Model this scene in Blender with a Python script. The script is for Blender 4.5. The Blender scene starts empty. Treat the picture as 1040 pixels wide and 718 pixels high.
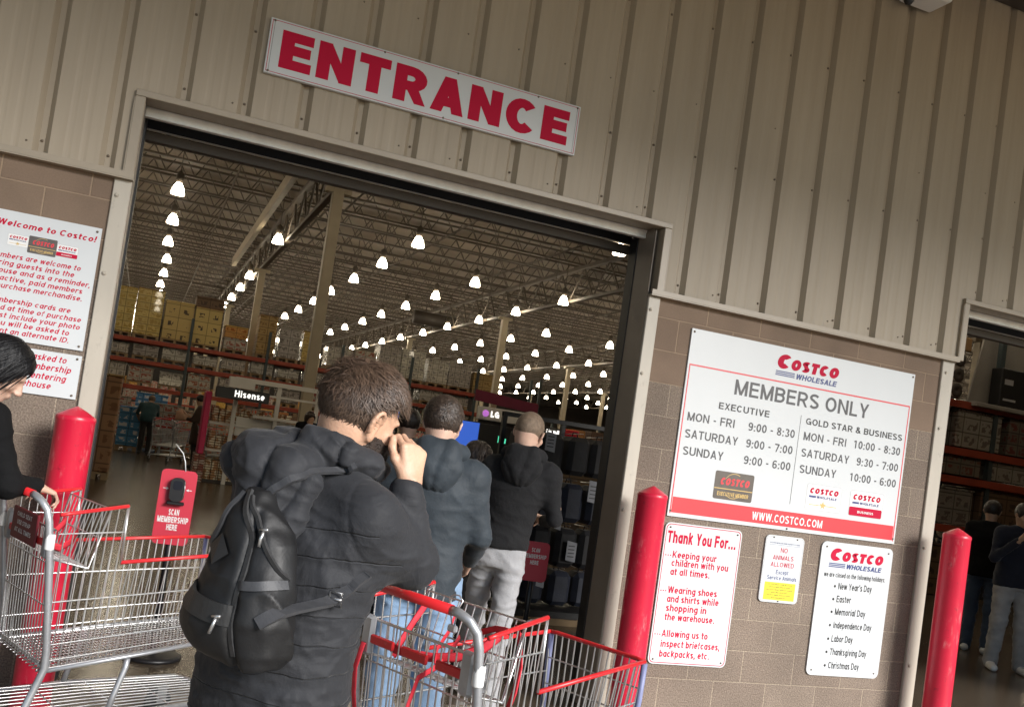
import bpy, math, random
import numpy as np
from mathutils import Vector, Matrix

random.seed(7)
R = math.radians
S = bpy.context.scene
COL = S.collection

# ------------------------------------------------------------------ camera
CAM_Z = 1.52
cd = bpy.data.cameras.new('camera')
cam = bpy.data.objects.new('camera', cd)
COL.objects.link(cam)
_R = Vector((0.92555567, -0.35043722, 0.14331942))
_U = Vector((-0.14829359, 0.01275272, 0.98886115))
_F = Vector((0.34836146, 0.9364994, 0.04016424))
cam.matrix_world = Matrix(((_R.x, _U.x, -_F.x, 0), (_R.y, _U.y, -_F.y, 0), (_R.z, _U.z, -_F.z, CAM_Z), (0, 0, 0, 1)))
cd.sensor_fit = 'HORIZONTAL'
cd.sensor_width = 36
cd.lens = 948.0 / 1040 * 36
cd.shift_x = (520 - 499.565) / 1040
cd.shift_y = (414.817 - 359) / 1040
cd.clip_start = 0.05
cd.clip_end = 1000
S.camera = cam

# ------------------------------------------------------------------ world, sun, exposure
SUN_EL, SUN_AZ = 24, 152          # azimuth clockwise from +Y: behind the viewer, to the right
w = bpy.data.worlds.new('World')
S.world = w
w.use_nodes = True
nt = w.node_tree
sky = nt.nodes.new('ShaderNodeTexSky')
sky.sky_type = 'NISHITA'
sky.sun_disc = False
sky.sun_elevation = R(SUN_EL)
sky.sun_rotation = R(SUN_AZ)
sky.dust_density = 0.6
sky.ozone_density = 2.5
nt.links.new(sky.outputs['Color'], nt.nodes['Background'].inputs['Color'])
nt.nodes['Background'].inputs['Strength'].default_value = 0.10
sl = bpy.data.lights.new('sun', 'SUN')
sl.energy = 3.7
sl.angle = R(22)
sl.color = (1.0, 0.97, 0.94)
so = bpy.data.objects.new('sun', sl)
COL.objects.link(so)
_d = Vector((math.sin(R(SUN_AZ)) * math.cos(R(SUN_EL)), math.cos(R(SUN_AZ)) * math.cos(R(SUN_EL)), math.sin(R(SUN_EL))))
so.rotation_euler = _d.to_track_quat('Z', 'Y').to_euler()
so.location = _d * 60
S.view_settings.view_transform = 'Standard'
S.view_settings.look = 'None'
S.view_settings.gamma = 1
S.view_settings.use_curve_mapping = False
S.view_settings.exposure = 0.72
S.render.engine = 'CYCLES'
S.cycles.use_denoising = True
S.cycles.max_bounces = 6
S.cycles.diffuse_bounces = 3
S.cycles.glossy_bounces = 3
S.cycles.transmission_bounces = 4
S.cycles.caustics_reflective = False
S.cycles.caustics_refractive = False
S.cycles.sample_clamp_indirect = 6

# ------------------------------------------------------------------ materials
def mat(name, col, rough=0.6, metal=0.0, var=0.12, vscale=3.0, bump=0.0, bscale=60.0, emit=None, es=0.0, sheen=0.0,
        stretch=(1, 1, 1), spec=0.5, coat=0.0):
    m = bpy.data.materials.new(name)
    m.use_nodes = True
    n = m.node_tree.nodes
    L = m.node_tree.links
    b = n['Principled BSDF']
    b.inputs['Roughness'].default_value = rough
    b.inputs['Metallic'].default_value = metal
    b.inputs['Specular IOR Level'].default_value = spec
    if coat:
        b.inputs['Coat Weight'].default_value = coat
        b.inputs['Coat Roughness'].default_value = 0.2
    if sheen:
        b.inputs['Sheen Weight'].default_value = sheen
    tc = n.new('ShaderNodeTexCoord')
    mp = n.new('ShaderNodeMapping')
    mp.inputs['Scale'].default_value = stretch
    L.new(tc.outputs['Object'], mp.inputs['Vector'])
    if var > 0:
        nz = n.new('ShaderNodeTexNoise')
        nz.inputs['Scale'].default_value = vscale
        nz.inputs['Detail'].default_value = 5
        L.new(mp.outputs['Vector'], nz.inputs['Vector'])
        mr = n.new('ShaderNodeMapRange')
        mr.inputs['From Min'].default_value = 0.3
        mr.inputs['From Max'].default_value = 0.7
        mr.inputs['To Min'].default_value = 1 - var
        mr.inputs['To Max'].default_value = 1 + var
        L.new(nz.outputs['Fac'], mr.inputs['Value'])
        mx = n.new('ShaderNodeMix')
        mx.data_type = 'RGBA'
        mx.blend_type = 'MULTIPLY'
        mx.inputs['Factor'].default_value = 1
        mx.inputs['A'].default_value = (*col, 1)
        L.new(mr.outputs['Result'], mx.inputs['B'])
        L.new(mx.outputs['Result'], b.inputs['Base Color'])
    else:
        b.inputs['Base Color'].default_value = (*col, 1)
    if bump > 0:
        bz = n.new('ShaderNodeTexNoise')
        bz.inputs['Scale'].default_value = bscale
        bz.inputs['Detail'].default_value = 4
        L.new(mp.outputs['Vector'], bz.inputs['Vector'])
        bp = n.new('ShaderNodeBump')
        bp.inputs['Strength'].default_value = bump
        bp.inputs['Distance'].default_value = 0.01
        L.new(bz.outputs['Fac'], bp.inputs['Height'])
        L.new(bp.outputs['Normal'], b.inputs['Normal'])
    if emit:
        b.inputs['Emission Color'].default_value = (*emit, 1)
        b.inputs['Emission Strength'].default_value = es
    return m

def srgb(r, g, b):
    f = lambda c: ((c / 255 + 0.055) / 1.055) ** 2.4 if c > 10 else c / 255 / 12.92
    return (f(r), f(g), f(b))

M = {}
def cladding_mat():
    m = mat('cladding_paint', (0.385, 0.325, 0.248), rough=0.5, var=0.07, vscale=1.3, stretch=(1, 1, 0.35), spec=.35)
    n, L = m.node_tree.nodes, m.node_tree.links
    b = n['Principled BSDF']; tc = [x for x in n if x.type == 'TEX_COORD'][0]
    src = b.inputs['Base Color'].links[0].from_socket
    mp = n.new('ShaderNodeMapping'); mp.inputs['Scale'].default_value = (7, 7, .35); L.new(tc.outputs['Object'], mp.inputs['Vector'])
    nz = n.new('ShaderNodeTexNoise'); nz.inputs['Scale'].default_value = 2; nz.inputs['Detail'].default_value = 6; nz.inputs['Roughness'].default_value = .6; L.new(mp.outputs['Vector'], nz.inputs['Vector'])
    cr = n.new('ShaderNodeValToRGB'); cr.color_ramp.elements[0].position = .32; cr.color_ramp.elements[0].color = (.93, .92, .905, 1); cr.color_ramp.elements[1].position = .62; cr.color_ramp.elements[1].color = (1.02, 1.02, 1.02, 1)
    L.new(nz.outputs['Fac'], cr.inputs['Fac'])
    mx = n.new('ShaderNodeMix'); mx.data_type = 'RGBA'; mx.blend_type = 'MULTIPLY'; mx.inputs['Factor'].default_value = 1
    L.new(src, mx.inputs['A']); L.new(cr.outputs['Color'], mx.inputs['B']); L.new(mx.outputs['Result'], b.inputs['Base Color'])
    m2 = n.new('ShaderNodeMapping'); m2.inputs['Scale'].default_value = (3.3, 1, .8); L.new(tc.outputs['Object'], m2.inputs['Vector'])
    oc = n.new('ShaderNodeTexNoise'); oc.inputs['Scale'].default_value = 1.2; oc.inputs['Detail'].default_value = 2; L.new(m2.outputs['Vector'], oc.inputs['Vector'])
    bp = n.new('ShaderNodeBump'); bp.inputs['Strength'].default_value = .22; bp.inputs['Distance'].default_value = .03; L.new(oc.outputs['Fac'], bp.inputs['Height']); L.new(bp.outputs['Normal'], b.inputs['Normal'])
    return m
def scuffed(m, col, amount=.60, stretch=(3, 3, 14), scale=6, rough=.6):
    """pale scrapes and rub marks over a paint or plastic"""
    n, L = m.node_tree.nodes, m.node_tree.links
    b = n['Principled BSDF']; tc = [x for x in n if x.type == 'TEX_COORD'][0]
    mp = n.new('ShaderNodeMapping'); mp.inputs['Scale'].default_value = stretch; L.new(tc.outputs['Object'], mp.inputs['Vector'])
    nz = n.new('ShaderNodeTexNoise'); nz.inputs['Scale'].default_value = scale; nz.inputs['Detail'].default_value = 7; nz.inputs['Roughness'].default_value = .7; L.new(mp.outputs['Vector'], nz.inputs['Vector'])
    mr = n.new('ShaderNodeMapRange'); mr.inputs['From Min'].default_value = amount; mr.inputs['From Max'].default_value = amount + .1; mr.inputs['To Max'].default_value = .55; L.new(nz.outputs['Fac'], mr.inputs['Value'])
    mx = n.new('ShaderNodeMix'); mx.data_type = 'RGBA'; mx.inputs['B'].default_value = (*col, 1)
    L.new(mr.outputs['Result'], mx.inputs['Factor'])
    if b.inputs['Base Color'].links: L.new(b.inputs['Base Color'].links[0].from_socket, mx.inputs['A'])
    else: mx.inputs['A'].default_value = b.inputs['Base Color'].default_value
    L.new(mx.outputs['Result'], b.inputs['Base Color'])
    r2 = n.new('ShaderNodeMapRange'); r2.inputs['To Min'].default_value = b.inputs['Roughness'].default_value; r2.inputs['To Max'].default_value = rough; L.new(mr.outputs['Result'], r2.inputs['Value']); L.new(r2.outputs['Result'], b.inputs['Roughness'])
    return m
M['clad'] = cladding_mat()
M['trim'] = mat('beige_trim_paint', (0.34, 0.285, 0.215), rough=0.4, var=0.08, vscale=4)
M['jamb'] = mat('pale_steel_jamb', (0.47, 0.425, 0.355), rough=0.45, var=0.09, vscale=6, stretch=(1, 1, 0.3))
scuffed(M['jamb'], (.26, .23, .19), .61, (4, 4, 2), 5)
M['galv'] = mat('galvanised_steel', (0.55, 0.54, 0.52), rough=0.32, metal=0.8, var=0.12, vscale=8)
M['palesteel'] = mat('glare_steel_angle', (0.82, 0.82, 0.81), rough=0.4, metal=0.25, var=0.1, vscale=9)  # light reflected by the galvanised angle, put into a pale colour
M['reveal'] = mat('shaded_jamb_steel', (0.22, 0.185, 0.15), rough=0.5, var=0.1, vscale=5)  # the jamb's inner side, its shade put into a browner colour
M['dkbrown'] = mat('dark_brown_steel', (0.055, 0.044, 0.036), rough=0.5, var=0.15)
M['black'] = mat('black_paint', (0.012, 0.012, 0.013), rough=0.5, var=0.2)
M['blackplastic'] = mat('black_plastic', (0.015, 0.015, 0.017), rough=0.35, var=0.1)
M['white'] = mat('white_sign_face', (0.62, 0.645, 0.66), rough=0.35, var=0.02, vscale=3)
M['sgrey'] = mat('sign_edge', (0.45, 0.45, 0.46), rough=0.5)
M['red'] = mat('red_vinyl', (0.60, 0.012, 0.035), spec=.2, rough=0.55, var=0.03)
M['redlite'] = mat('red_band_vinyl', (0.66, 0.035, 0.05), rough=0.35, var=0.06, vscale=2)
M['crimson'] = mat('crimson_vinyl', (0.52, 0.008, 0.045), spec=.15, rough=0.6, var=0.03)
M['blue'] = mat('navy_vinyl', (0.03, 0.05, 0.19), rough=0.4, var=0.05)
M['ink'] = mat('dark_grey_ink', (0.055, 0.055, 0.06), rough=0.45, var=0.05)
M['inkb'] = mat('black_ink', (0.02, 0.02, 0.022), rough=0.45, var=0.05)
M['yellow'] = mat('yellow_vinyl', (0.80, 0.66, 0.04), rough=0.4, var=0.04)
M['gold'] = mat('gold_ink', (0.62, 0.42, 0.14), rough=0.4, var=0.05)
M['cardblack'] = mat('charcoal_card_print', (0.10, 0.085, 0.075), rough=0.3, var=0.15, vscale=12)
M['whitevinyl'] = mat('white_vinyl', (0.8, 0.8, 0.79), rough=0.4, var=0.02)
M['bollard'] = mat('red_bollard_sleeve', (0.60, 0.014, 0.045), rough=0.33, var=0.06, vscale=5, bump=0.03, bscale=25)
scuffed(M['bollard'], (.66, .20, .21), .57, (4, 4, 1.2), 5)
scuffed(M['bollard'], (.20, .012, .02), .60, (3, 3, 3), 7)
M['screw'] = mat('screw_head', (0.20, 0.165, 0.125), rough=0.5, metal=0.4, var=0.1)
M['chrome'] = mat('zinc_wire', (0.60, 0.60, 0.60), rough=0.3, metal=0.85, var=0.12, vscale=9)
M['tube'] = mat('grey_tube', (0.42, 0.43, 0.45), rough=0.38, metal=0.6, var=0.12, vscale=12)
M['cartred'] = mat('red_cart_plastic', (0.62, 0.02, 0.025), rough=0.35, var=0.06)
scuffed(M['cartred'], (.60, .25, .24), .60, (6, 6, 6), 8)
M['strap'] = mat('red_strap_webbing', (0.66, 0.03, 0.05), rough=0.75, var=0.12, vscale=40)
M['bumper'] = mat('blue_grey_bumper', (0.20, 0.22, 0.38), rough=0.5, var=0.15, vscale=12)
scuffed(M['tube'], (.22, .21, .20), .60, (5, 5, 9), 7)
M['rubber'] = mat('dark_rubber', (0.02, 0.02, 0.02), rough=0.7)
M['rackred'] = mat('orange_red_rack_steel', (0.34, 0.055, 0.025), rough=0.5, var=0.15)
M['rackblue'] = mat('dark_green_upright', (0.05, 0.07, 0.075), rough=0.5)
M['column'] = mat('tan_column_paint', (0.42, 0.355, 0.25), rough=0.5, var=0.08)
M['joist'] = mat('brown_joist_steel', (0.105, 0.085, 0.065), rough=0.55, var=0.15)
M['deck'] = mat('roof_deck', (0.22, 0.175, 0.125), rough=0.6, var=0.2, vscale=0.4)
M['card'] = mat('brown_cardboard', (0.36, 0.21, 0.09), rough=0.8, var=0.15, vscale=2)
M['pallet'] = mat('pallet_wood', (0.33, 0.23, 0.13), rough=0.85, var=0.2, vscale=5)

def block_mat():
    m = bpy.data.materials.new('split_face_block')
    m.use_nodes = True
    n, L = m.node_tree.nodes, m.node_tree.links
    b = n['Principled BSDF']
    b.inputs['Roughness'].default_value = 0.85
    tc = n.new('ShaderNodeTexCoord')
    sx = n.new('ShaderNodeSeparateXYZ')
    L.new(tc.outputs['Object'], sx.inputs[0])
    cx = n.new('ShaderNodeCombineXYZ')
    L.new(sx.outputs['X'], cx.inputs['X'])
    L.new(sx.outputs['Z'], cx.inputs['Y'])
    mp = n.new('ShaderNodeMapping')
    mp.inputs['Location'].default_value = (-0.013 - 0.2032, -0.0318, 0)
    L.new(cx.outputs[0], mp.inputs['Vector'])
    bt = n.new('ShaderNodeTexBrick')
    bt.offset = 0.5
    bt.inputs['Scale'].default_value = 1
    bt.inputs['Brick Width'].default_value = 0.4064
    bt.inputs['Row Height'].default_value = 0.2032
    bt.inputs['Mortar Size'].default_value = 0.0048
    bt.inputs['Mortar Smooth'].default_value = 0.3
    bt.inputs['Bias'].default_value = 0.0
    bt.inputs['Color1'].default_value = (0.245, 0.20, 0.162, 1)
    bt.inputs['Color2'].default_value = (0.215, 0.172, 0.14, 1)
    bt.inputs['Mortar'].default_value = (0.37, 0.31, 0.245, 1)
    L.new(mp.outputs['Vector'], bt.inputs['Vector'])
    # smooth upper courses; the light's tone shift is put into their browner colour
    gt = n.new('ShaderNodeMath'); gt.operation = 'GREATER_THAN'; gt.inputs[1].default_value = 2.063
    L.new(sx.outputs['Z'], gt.inputs[0])
    # speckle aggregate
    vz = n.new('ShaderNodeTexVoronoi'); vz.inputs['Scale'].default_value = 85
    L.new(tc.outputs['Object'], vz.inputs['Vector'])
    nz = n.new('ShaderNodeTexNoise'); nz.inputs['Scale'].default_value = 120; nz.inputs['Detail'].default_value = 4; nz.inputs['Roughness'].default_value = 0.7
    L.new(tc.outputs['Object'], nz.inputs['Vector'])
    big = n.new('ShaderNodeTexNoise'); big.inputs['Scale'].default_value = 2.2; big.inputs['Detail'].default_value = 5
    L.new(tc.outputs['Object'], big.inputs['Vector'])
    cr = n.new('ShaderNodeValToRGB')
    cr.color_ramp.elements[0].position = 0.38; cr.color_ramp.elements[0].color = (0.52, 0.48, 0.46, 1)
    cr.color_ramp.elements[1].position = 0.66; cr.color_ramp.elements[1].color = (1.42, 1.38, 1.32, 1)
    L.new(nz.outputs['Fac'], cr.inputs['Fac'])
    wn = n.new('ShaderNodeMath'); wn.operation = 'SUBTRACT'; wn.inputs[0].default_value = 1.0
    L.new(gt.outputs[0], wn.inputs[1])
    am = n.new('ShaderNodeMath'); am.operation = 'MULTIPLY_ADD'; am.inputs[1].default_value = 0.72; am.inputs[2].default_value = 0.16
    L.new(wn.outputs[0], am.inputs[0])
    m1 = n.new('ShaderNodeMix'); m1.data_type = 'RGBA'; m1.blend_type = 'MULTIPLY'
    L.new(am.outputs[0], m1.inputs['Factor']); L.new(bt.outputs['Color'], m1.inputs['A']); L.new(cr.outputs['Color'], m1.inputs['B'])
    mr = n.new('ShaderNodeMapRange'); mr.inputs['From Min'].default_value = 0.3; mr.inputs['From Max'].default_value = 0.7
    mr.inputs['To Min'].default_value = 0.82; mr.inputs['To Max'].default_value = 1.16
    L.new(big.outputs['Fac'], mr.inputs['Value'])
    m2 = n.new('ShaderNodeMix'); m2.data_type = 'RGBA'; m2.blend_type = 'MULTIPLY'; m2.inputs['Factor'].default_value = 1
    L.new(m1.outputs['Result'], m2.inputs['A']); L.new(mr.outputs['Result'], m2.inputs['B'])
    m3 = n.new('ShaderNodeMix'); m3.data_type = 'RGBA'; m3.blend_type = 'MULTIPLY'
    m3.inputs['B'].default_value = (0.92, 0.80, 0.70, 1)
    L.new(gt.outputs[0], m3.inputs['Factor']); L.new(m2.outputs['Result'], m3.inputs['A'])
    L.new(m3.outputs['Result'], b.inputs['Base Color'])
    ad = n.new('ShaderNodeMath'); ad.operation = 'MULTIPLY'; 
    L.new(nz.outputs['Fac'], ad.inputs[0]); L.new(wn.outputs[0], ad.inputs[1])
    sb = n.new('ShaderNodeMath'); sb.operation = 'MULTIPLY_ADD'; sb.inputs[1].default_value = -0.9
    L.new(bt.outputs['Fac'], sb.inputs[0]); L.new(ad.outputs[0], sb.inputs[2])
    bp = n.new('ShaderNodeBump'); bp.inputs['Strength'].default_value = 0.85; bp.inputs['Distance'].default_value = 0.008
    L.new(sb.outputs[0], bp.inputs['Height']); L.new(bp.outputs['Normal'], b.inputs['Normal'])
    return m
M['block'] = block_mat()

def floor_mat(name, c1, c2, rough, bump=0.02, spots=0.5):
    m = bpy.data.materials.new(name)
    m.use_nodes = True
    n, L = m.node_tree.nodes, m.node_tree.links
    b = n['Principled BSDF']
    tc = n.new('ShaderNodeTexCoord')
    a = n.new('ShaderNodeTexNoise'); a.inputs['Scale'].default_value = 0.55; a.inputs['Detail'].default_value = 8; a.inputs['Roughness'].default_value = 0.65
    L.new(tc.outputs['Object'], a.inputs['Vector'])
    cr = n.new('ShaderNodeValToRGB')
    cr.color_ramp.elements[0].position = 0.33; cr.color_ramp.elements[0].color = (*c1, 1)
    cr.color_ramp.elements[1].position = 0.68; cr.color_ramp.elements[1].color = (*c2, 1)
    L.new(a.outputs['Fac'], cr.inputs['Fac'])
    f = n.new('ShaderNodeTexNoise'); f.inputs['Scale'].default_value = 70; f.inputs['Detail'].default_value = 3
    L.new(tc.outputs['Object'], f.inputs['Vector'])
    mr = n.new('ShaderNodeMapRange'); mr.inputs['From Min'].default_value = 0.3; mr.inputs['From Max'].default_value = 0.7
    mr.inputs['To Min'].default_value = 1 - spots * .4; mr.inputs['To Max'].default_value = 1 + spots * .4
    L.new(f.outputs['Fac'], mr.inputs['Value'])
    mx = n.new('ShaderNodeMix'); mx.data_type = 'RGBA'; mx.blend_type = 'MULTIPLY'; mx.inputs['Factor'].default_value = 1
    L.new(cr.outputs['Color'], mx.inputs['A']); L.new(mr.outputs['Result'], mx.inputs['B'])
    L.new(mx.outputs['Result'], b.inputs['Base Color'])
    r2 = n.new('ShaderNodeMapRange'); r2.inputs['To Min'].default_value = rough * .8; r2.inputs['To Max'].default_value = rough * 1.25
    L.new(a.outputs['Fac'], r2.inputs['Value']); L.new(r2.outputs['Result'], b.inputs['Roughness'])
    bp = n.new('ShaderNodeBump'); bp.inputs['Strength'].default_value = bump; bp.inputs['Distance'].default_value = 0.01
    L.new(f.outputs['Fac'], bp.inputs['Height']); L.new(bp.outputs['Normal'], b.inputs['Normal'])
    return m
M['pave'] = floor_mat('concrete_pavement', (0.23, 0.195, 0.155), (0.31, 0.27, 0.22), 0.75, 0.15)
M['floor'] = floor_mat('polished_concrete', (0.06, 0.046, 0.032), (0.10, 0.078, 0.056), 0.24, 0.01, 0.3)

# ------------------------------------------------------------------ mesh helpers
class MB:
    def __init__(self):
        self.v, self.f, self.sm = [], [], []
    def add(self, vs, fs, smooth=False):
        o = len(self.v)
        self.v += [tuple(p) for p in vs]
        for f in fs:
            self.f.append([i + o for i in f]); self.sm.append(smooth)
        return self
    def box(self, x0, x1, y0, y1, z0, z1, bev=0.0):
        if bev > 0:
            b = min(bev, (x1 - x0) * .45, (y1 - y0) * .45, (z1 - z0) * .45)
            # chamfered box: 24 verts
            vs, fs = [], []
            idx = {}
            for sx in (0, 1):
                for sy in (0, 1):
                    for sz in (0, 1):
                        X = (x0, x1)[sx]; Y = (y0, y1)[sy]; Z = (z0, z1)[sz]
                        dx = b if sx == 0 else -b; dy = b if sy == 0 else -b; dz = b if sz == 0 else -b
                        for k, p in enumerate(((X, Y + dy, Z + dz), (X + dx, Y, Z + dz), (X + dx, Y + dy, Z))):
                            idx[(sx, sy, sz, k)] = len(vs); vs.append(p)
            q = lambda *a: fs.append([idx[t] for t in a])
            for s in (0, 1):
                fl = [(s, 0, 0, 0), (s, 1, 0, 0), (s, 1, 1, 0), (s, 0, 1, 0)]; q(*(fl if s else fl[::-1]))
                fl = [(0, s, 0, 1), (0, s, 1, 1), (1, s, 1, 1), (1, s, 0, 1)]; q(*(fl if s else fl[::-1]))
                fl = [(0, 0, s, 2), (1, 0, s, 2), (1, 1, s, 2), (0, 1, s, 2)]; q(*(fl if s else fl[::-1]))
            for a in (0, 1):
                for c in (0, 1):
                    fl = [(a, c, 0, 0), (a, c, 0, 1), (a, c, 1, 1), (a, c, 1, 0)]; q(*(fl if (a + c) % 2 == 0 else fl[::-1]))
                    fl = [(a, 0, c, 0), (a, 1, c, 0), (a, 1, c, 2), (a, 0, c, 2)]; q(*(fl if (a + c) % 2 == 0 else fl[::-1]))
                    fl = [(0, a, c, 1), (0, a, c, 2), (1, a, c, 2), (1, a, c, 1)]; q(*(fl if (a + c) % 2 == 0 else fl[::-1]))
            for sx in (0, 1):
                for sy in (0, 1):
                    for sz in (0, 1):
                        fl = [(sx, sy, sz, 0), (sx, sy, sz, 1), (sx, sy, sz, 2)]
                        q(*(fl if (sx + sy + sz) % 2 else fl[::-1]))
            return self.add(vs, fs)
        vs = [(x0, y0, z0), (x1, y0, z0), (x1, y1, z0), (x0, y1, z0), (x0, y0, z1), (x1, y0, z1), (x1, y1, z1), (x0, y1, z1)]
        return self.add(vs, [(3, 2, 1, 0), (4, 5, 6, 7), (0, 1, 5, 4), (1, 2, 6, 5), (2, 3, 7, 6), (3, 0, 4, 7)])
    def tube(self, path, r, n=6, caps=True, smooth=True, flat=1.0):
        P = [Vector(p) for p in path]
        rr = r if isinstance(r, (list, tuple)) else [r] * len(P)
        vs, fs = [], []
        t0 = (P[1] - P[0]).normalized()
        up = Vector((0, 0, 1)) if abs(t0.z) < .9 else Vector((0, 1, 0))
        nrm = (up - t0 * up.dot(t0)).normalized()
        for i, p in enumerate(P):
            if i == 0: t = P[1] - P[0]
            elif i == len(P) - 1: t = P[-1] - P[-2]
            else: t = (P[i + 1] - p).normalized() + (p - P[i - 1]).normalized()
            if t.length < 1e-9: t = P[i] - P[i - 1]
            t.normalize()
            nrm = nrm - t * nrm.dot(t)
            if nrm.length < 1e-6: nrm = t.orthogonal()
            nrm.normalize()
            bi = t.cross(nrm)
            for k in range(n):
                a = 2 * math.pi * k / n
                vs.append(p + (nrm * math.cos(a) + bi * math.sin(a) * flat) * rr[i])
        for i in range(len(P) - 1):
            for k in range(n):
                fs.append((i * n + k, i * n + (k + 1) % n, (i + 1) * n + (k + 1) % n, (i + 1) * n + k))
        if caps:
            fs.append(tuple(range(n - 1, -1, -1)))
            fs.append(tuple(range((len(P) - 1) * n, len(P) * n)))
        return self.add(vs, fs, smooth)
    def lathe(self, prof, n=24, c=(0, 0, 0), axis='z', smooth=True, capb=False, capt=False):
        vs, fs = [], []
        for (r, h) in prof:
            for k in range(n):
                a = 2 * math.pi * k / n
                x, y = r * math.cos(a), r * math.sin(a)
                p = (x, y, h) if axis == 'z' else ((h, x, y) if axis == 'x' else (x, h, -y) if axis == 'y' else None)
                vs.append((p[0] + c[0], p[1] + c[1], p[2] + c[2]))
        for i in range(len(prof) - 1):
            for k in range(n):
                fs.append((i * n + k, i * n + (k + 1) % n, (i + 1) * n + (k + 1) % n, (i + 1) * n + k))
        if capb: fs.append(tuple(range(n - 1, -1, -1)))
        if capt: fs.append(tuple(range((len(prof) - 1) * n, len(prof) * n)))
        return self.add(vs, fs, smooth)
    def prism(self, poly, y0, y1):
        """poly in (x, z), counter-clockwise seen from -Y; extruded from y0 (front) to y1 (back)"""
        n = len(poly)
        vs = [(x, y0, z) for x, z in poly] + [(x, y1, z) for x, z in poly]
        fs = [tuple(range(n)), tuple(range(2 * n - 1, n - 1, -1))]
        for k in range(n):
            j = (k + 1) % n
            fs.append((j, k, n + k, n + j))
        return self.add(vs, fs)
    def sheet(self, poly, y):
        return self.add([(x, y, z) for x, z in poly], [tuple(range(len(poly)))])
    def build(self, name, material, parent=None, loc=None, rotz=None):
        me = bpy.data.meshes.new(name)
        me.from_pydata(self.v, [], self.f)
        me.polygons.foreach_set('use_smooth', self.sm)
        me.update()
        return link(name, me, material, parent, loc, rotz)

def link(name, me, material, parent=None, loc=None, rotz=None):
    o = bpy.data.objects.new(name, me)
    COL.objects.link(o)
    if material is not None and len(me.materials) == 0:
        me.materials.append(M[material] if isinstance(material, str) else material)
    if parent is not None: o.parent = parent
    if loc is not None: o.location = loc
    if rotz is not None: o.rotation_euler = (0, 0, rotz)
    return o

def tag(o, label=None, cat=None, group=None, kind=None):
    if label: o['label'] = label
    if cat: o['category'] = cat
    if group: o['group'] = group
    if kind: o['kind'] = kind
    return o

def thing(name, label, cat, loc=(0, 0, 0), rotz=0, group=None):
    o = bpy.data.objects.new(name, None)
    o.empty_display_size = 0.2
    COL.objects.link(o)
    o.location = loc
    o.rotation_euler = (0, 0, rotz)
    return tag(o, label, cat, group)

def dup(root, loc, rotz=None, label=None, group=None, scale=None):
    r = root.copy(); COL.objects.link(r); r.location = loc
    if rotz is not None: r.rotation_euler = (0, 0, rotz)
    if scale: r.scale = (scale,) * 3
    if label: r['label'] = label
    if group: r['group'] = group
    for ch in list(root.children):
        c = ch.copy(); COL.objects.link(c); c.parent = r
        for g in list(ch.children):
            d = g.copy(); COL.objects.link(d); d.parent = c
    return r

# ------------------------------------------------------------------ lettering: a small stroke alphabet
def arc(cx, cy, rx, ry, a0, a1, n=9):
    return [(cx + rx * math.cos(R(a0 + (a1 - a0) * i / n)), cy + ry * math.sin(R(a0 + (a1 - a0) * i / n))) for i in range(n + 1)]

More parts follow.
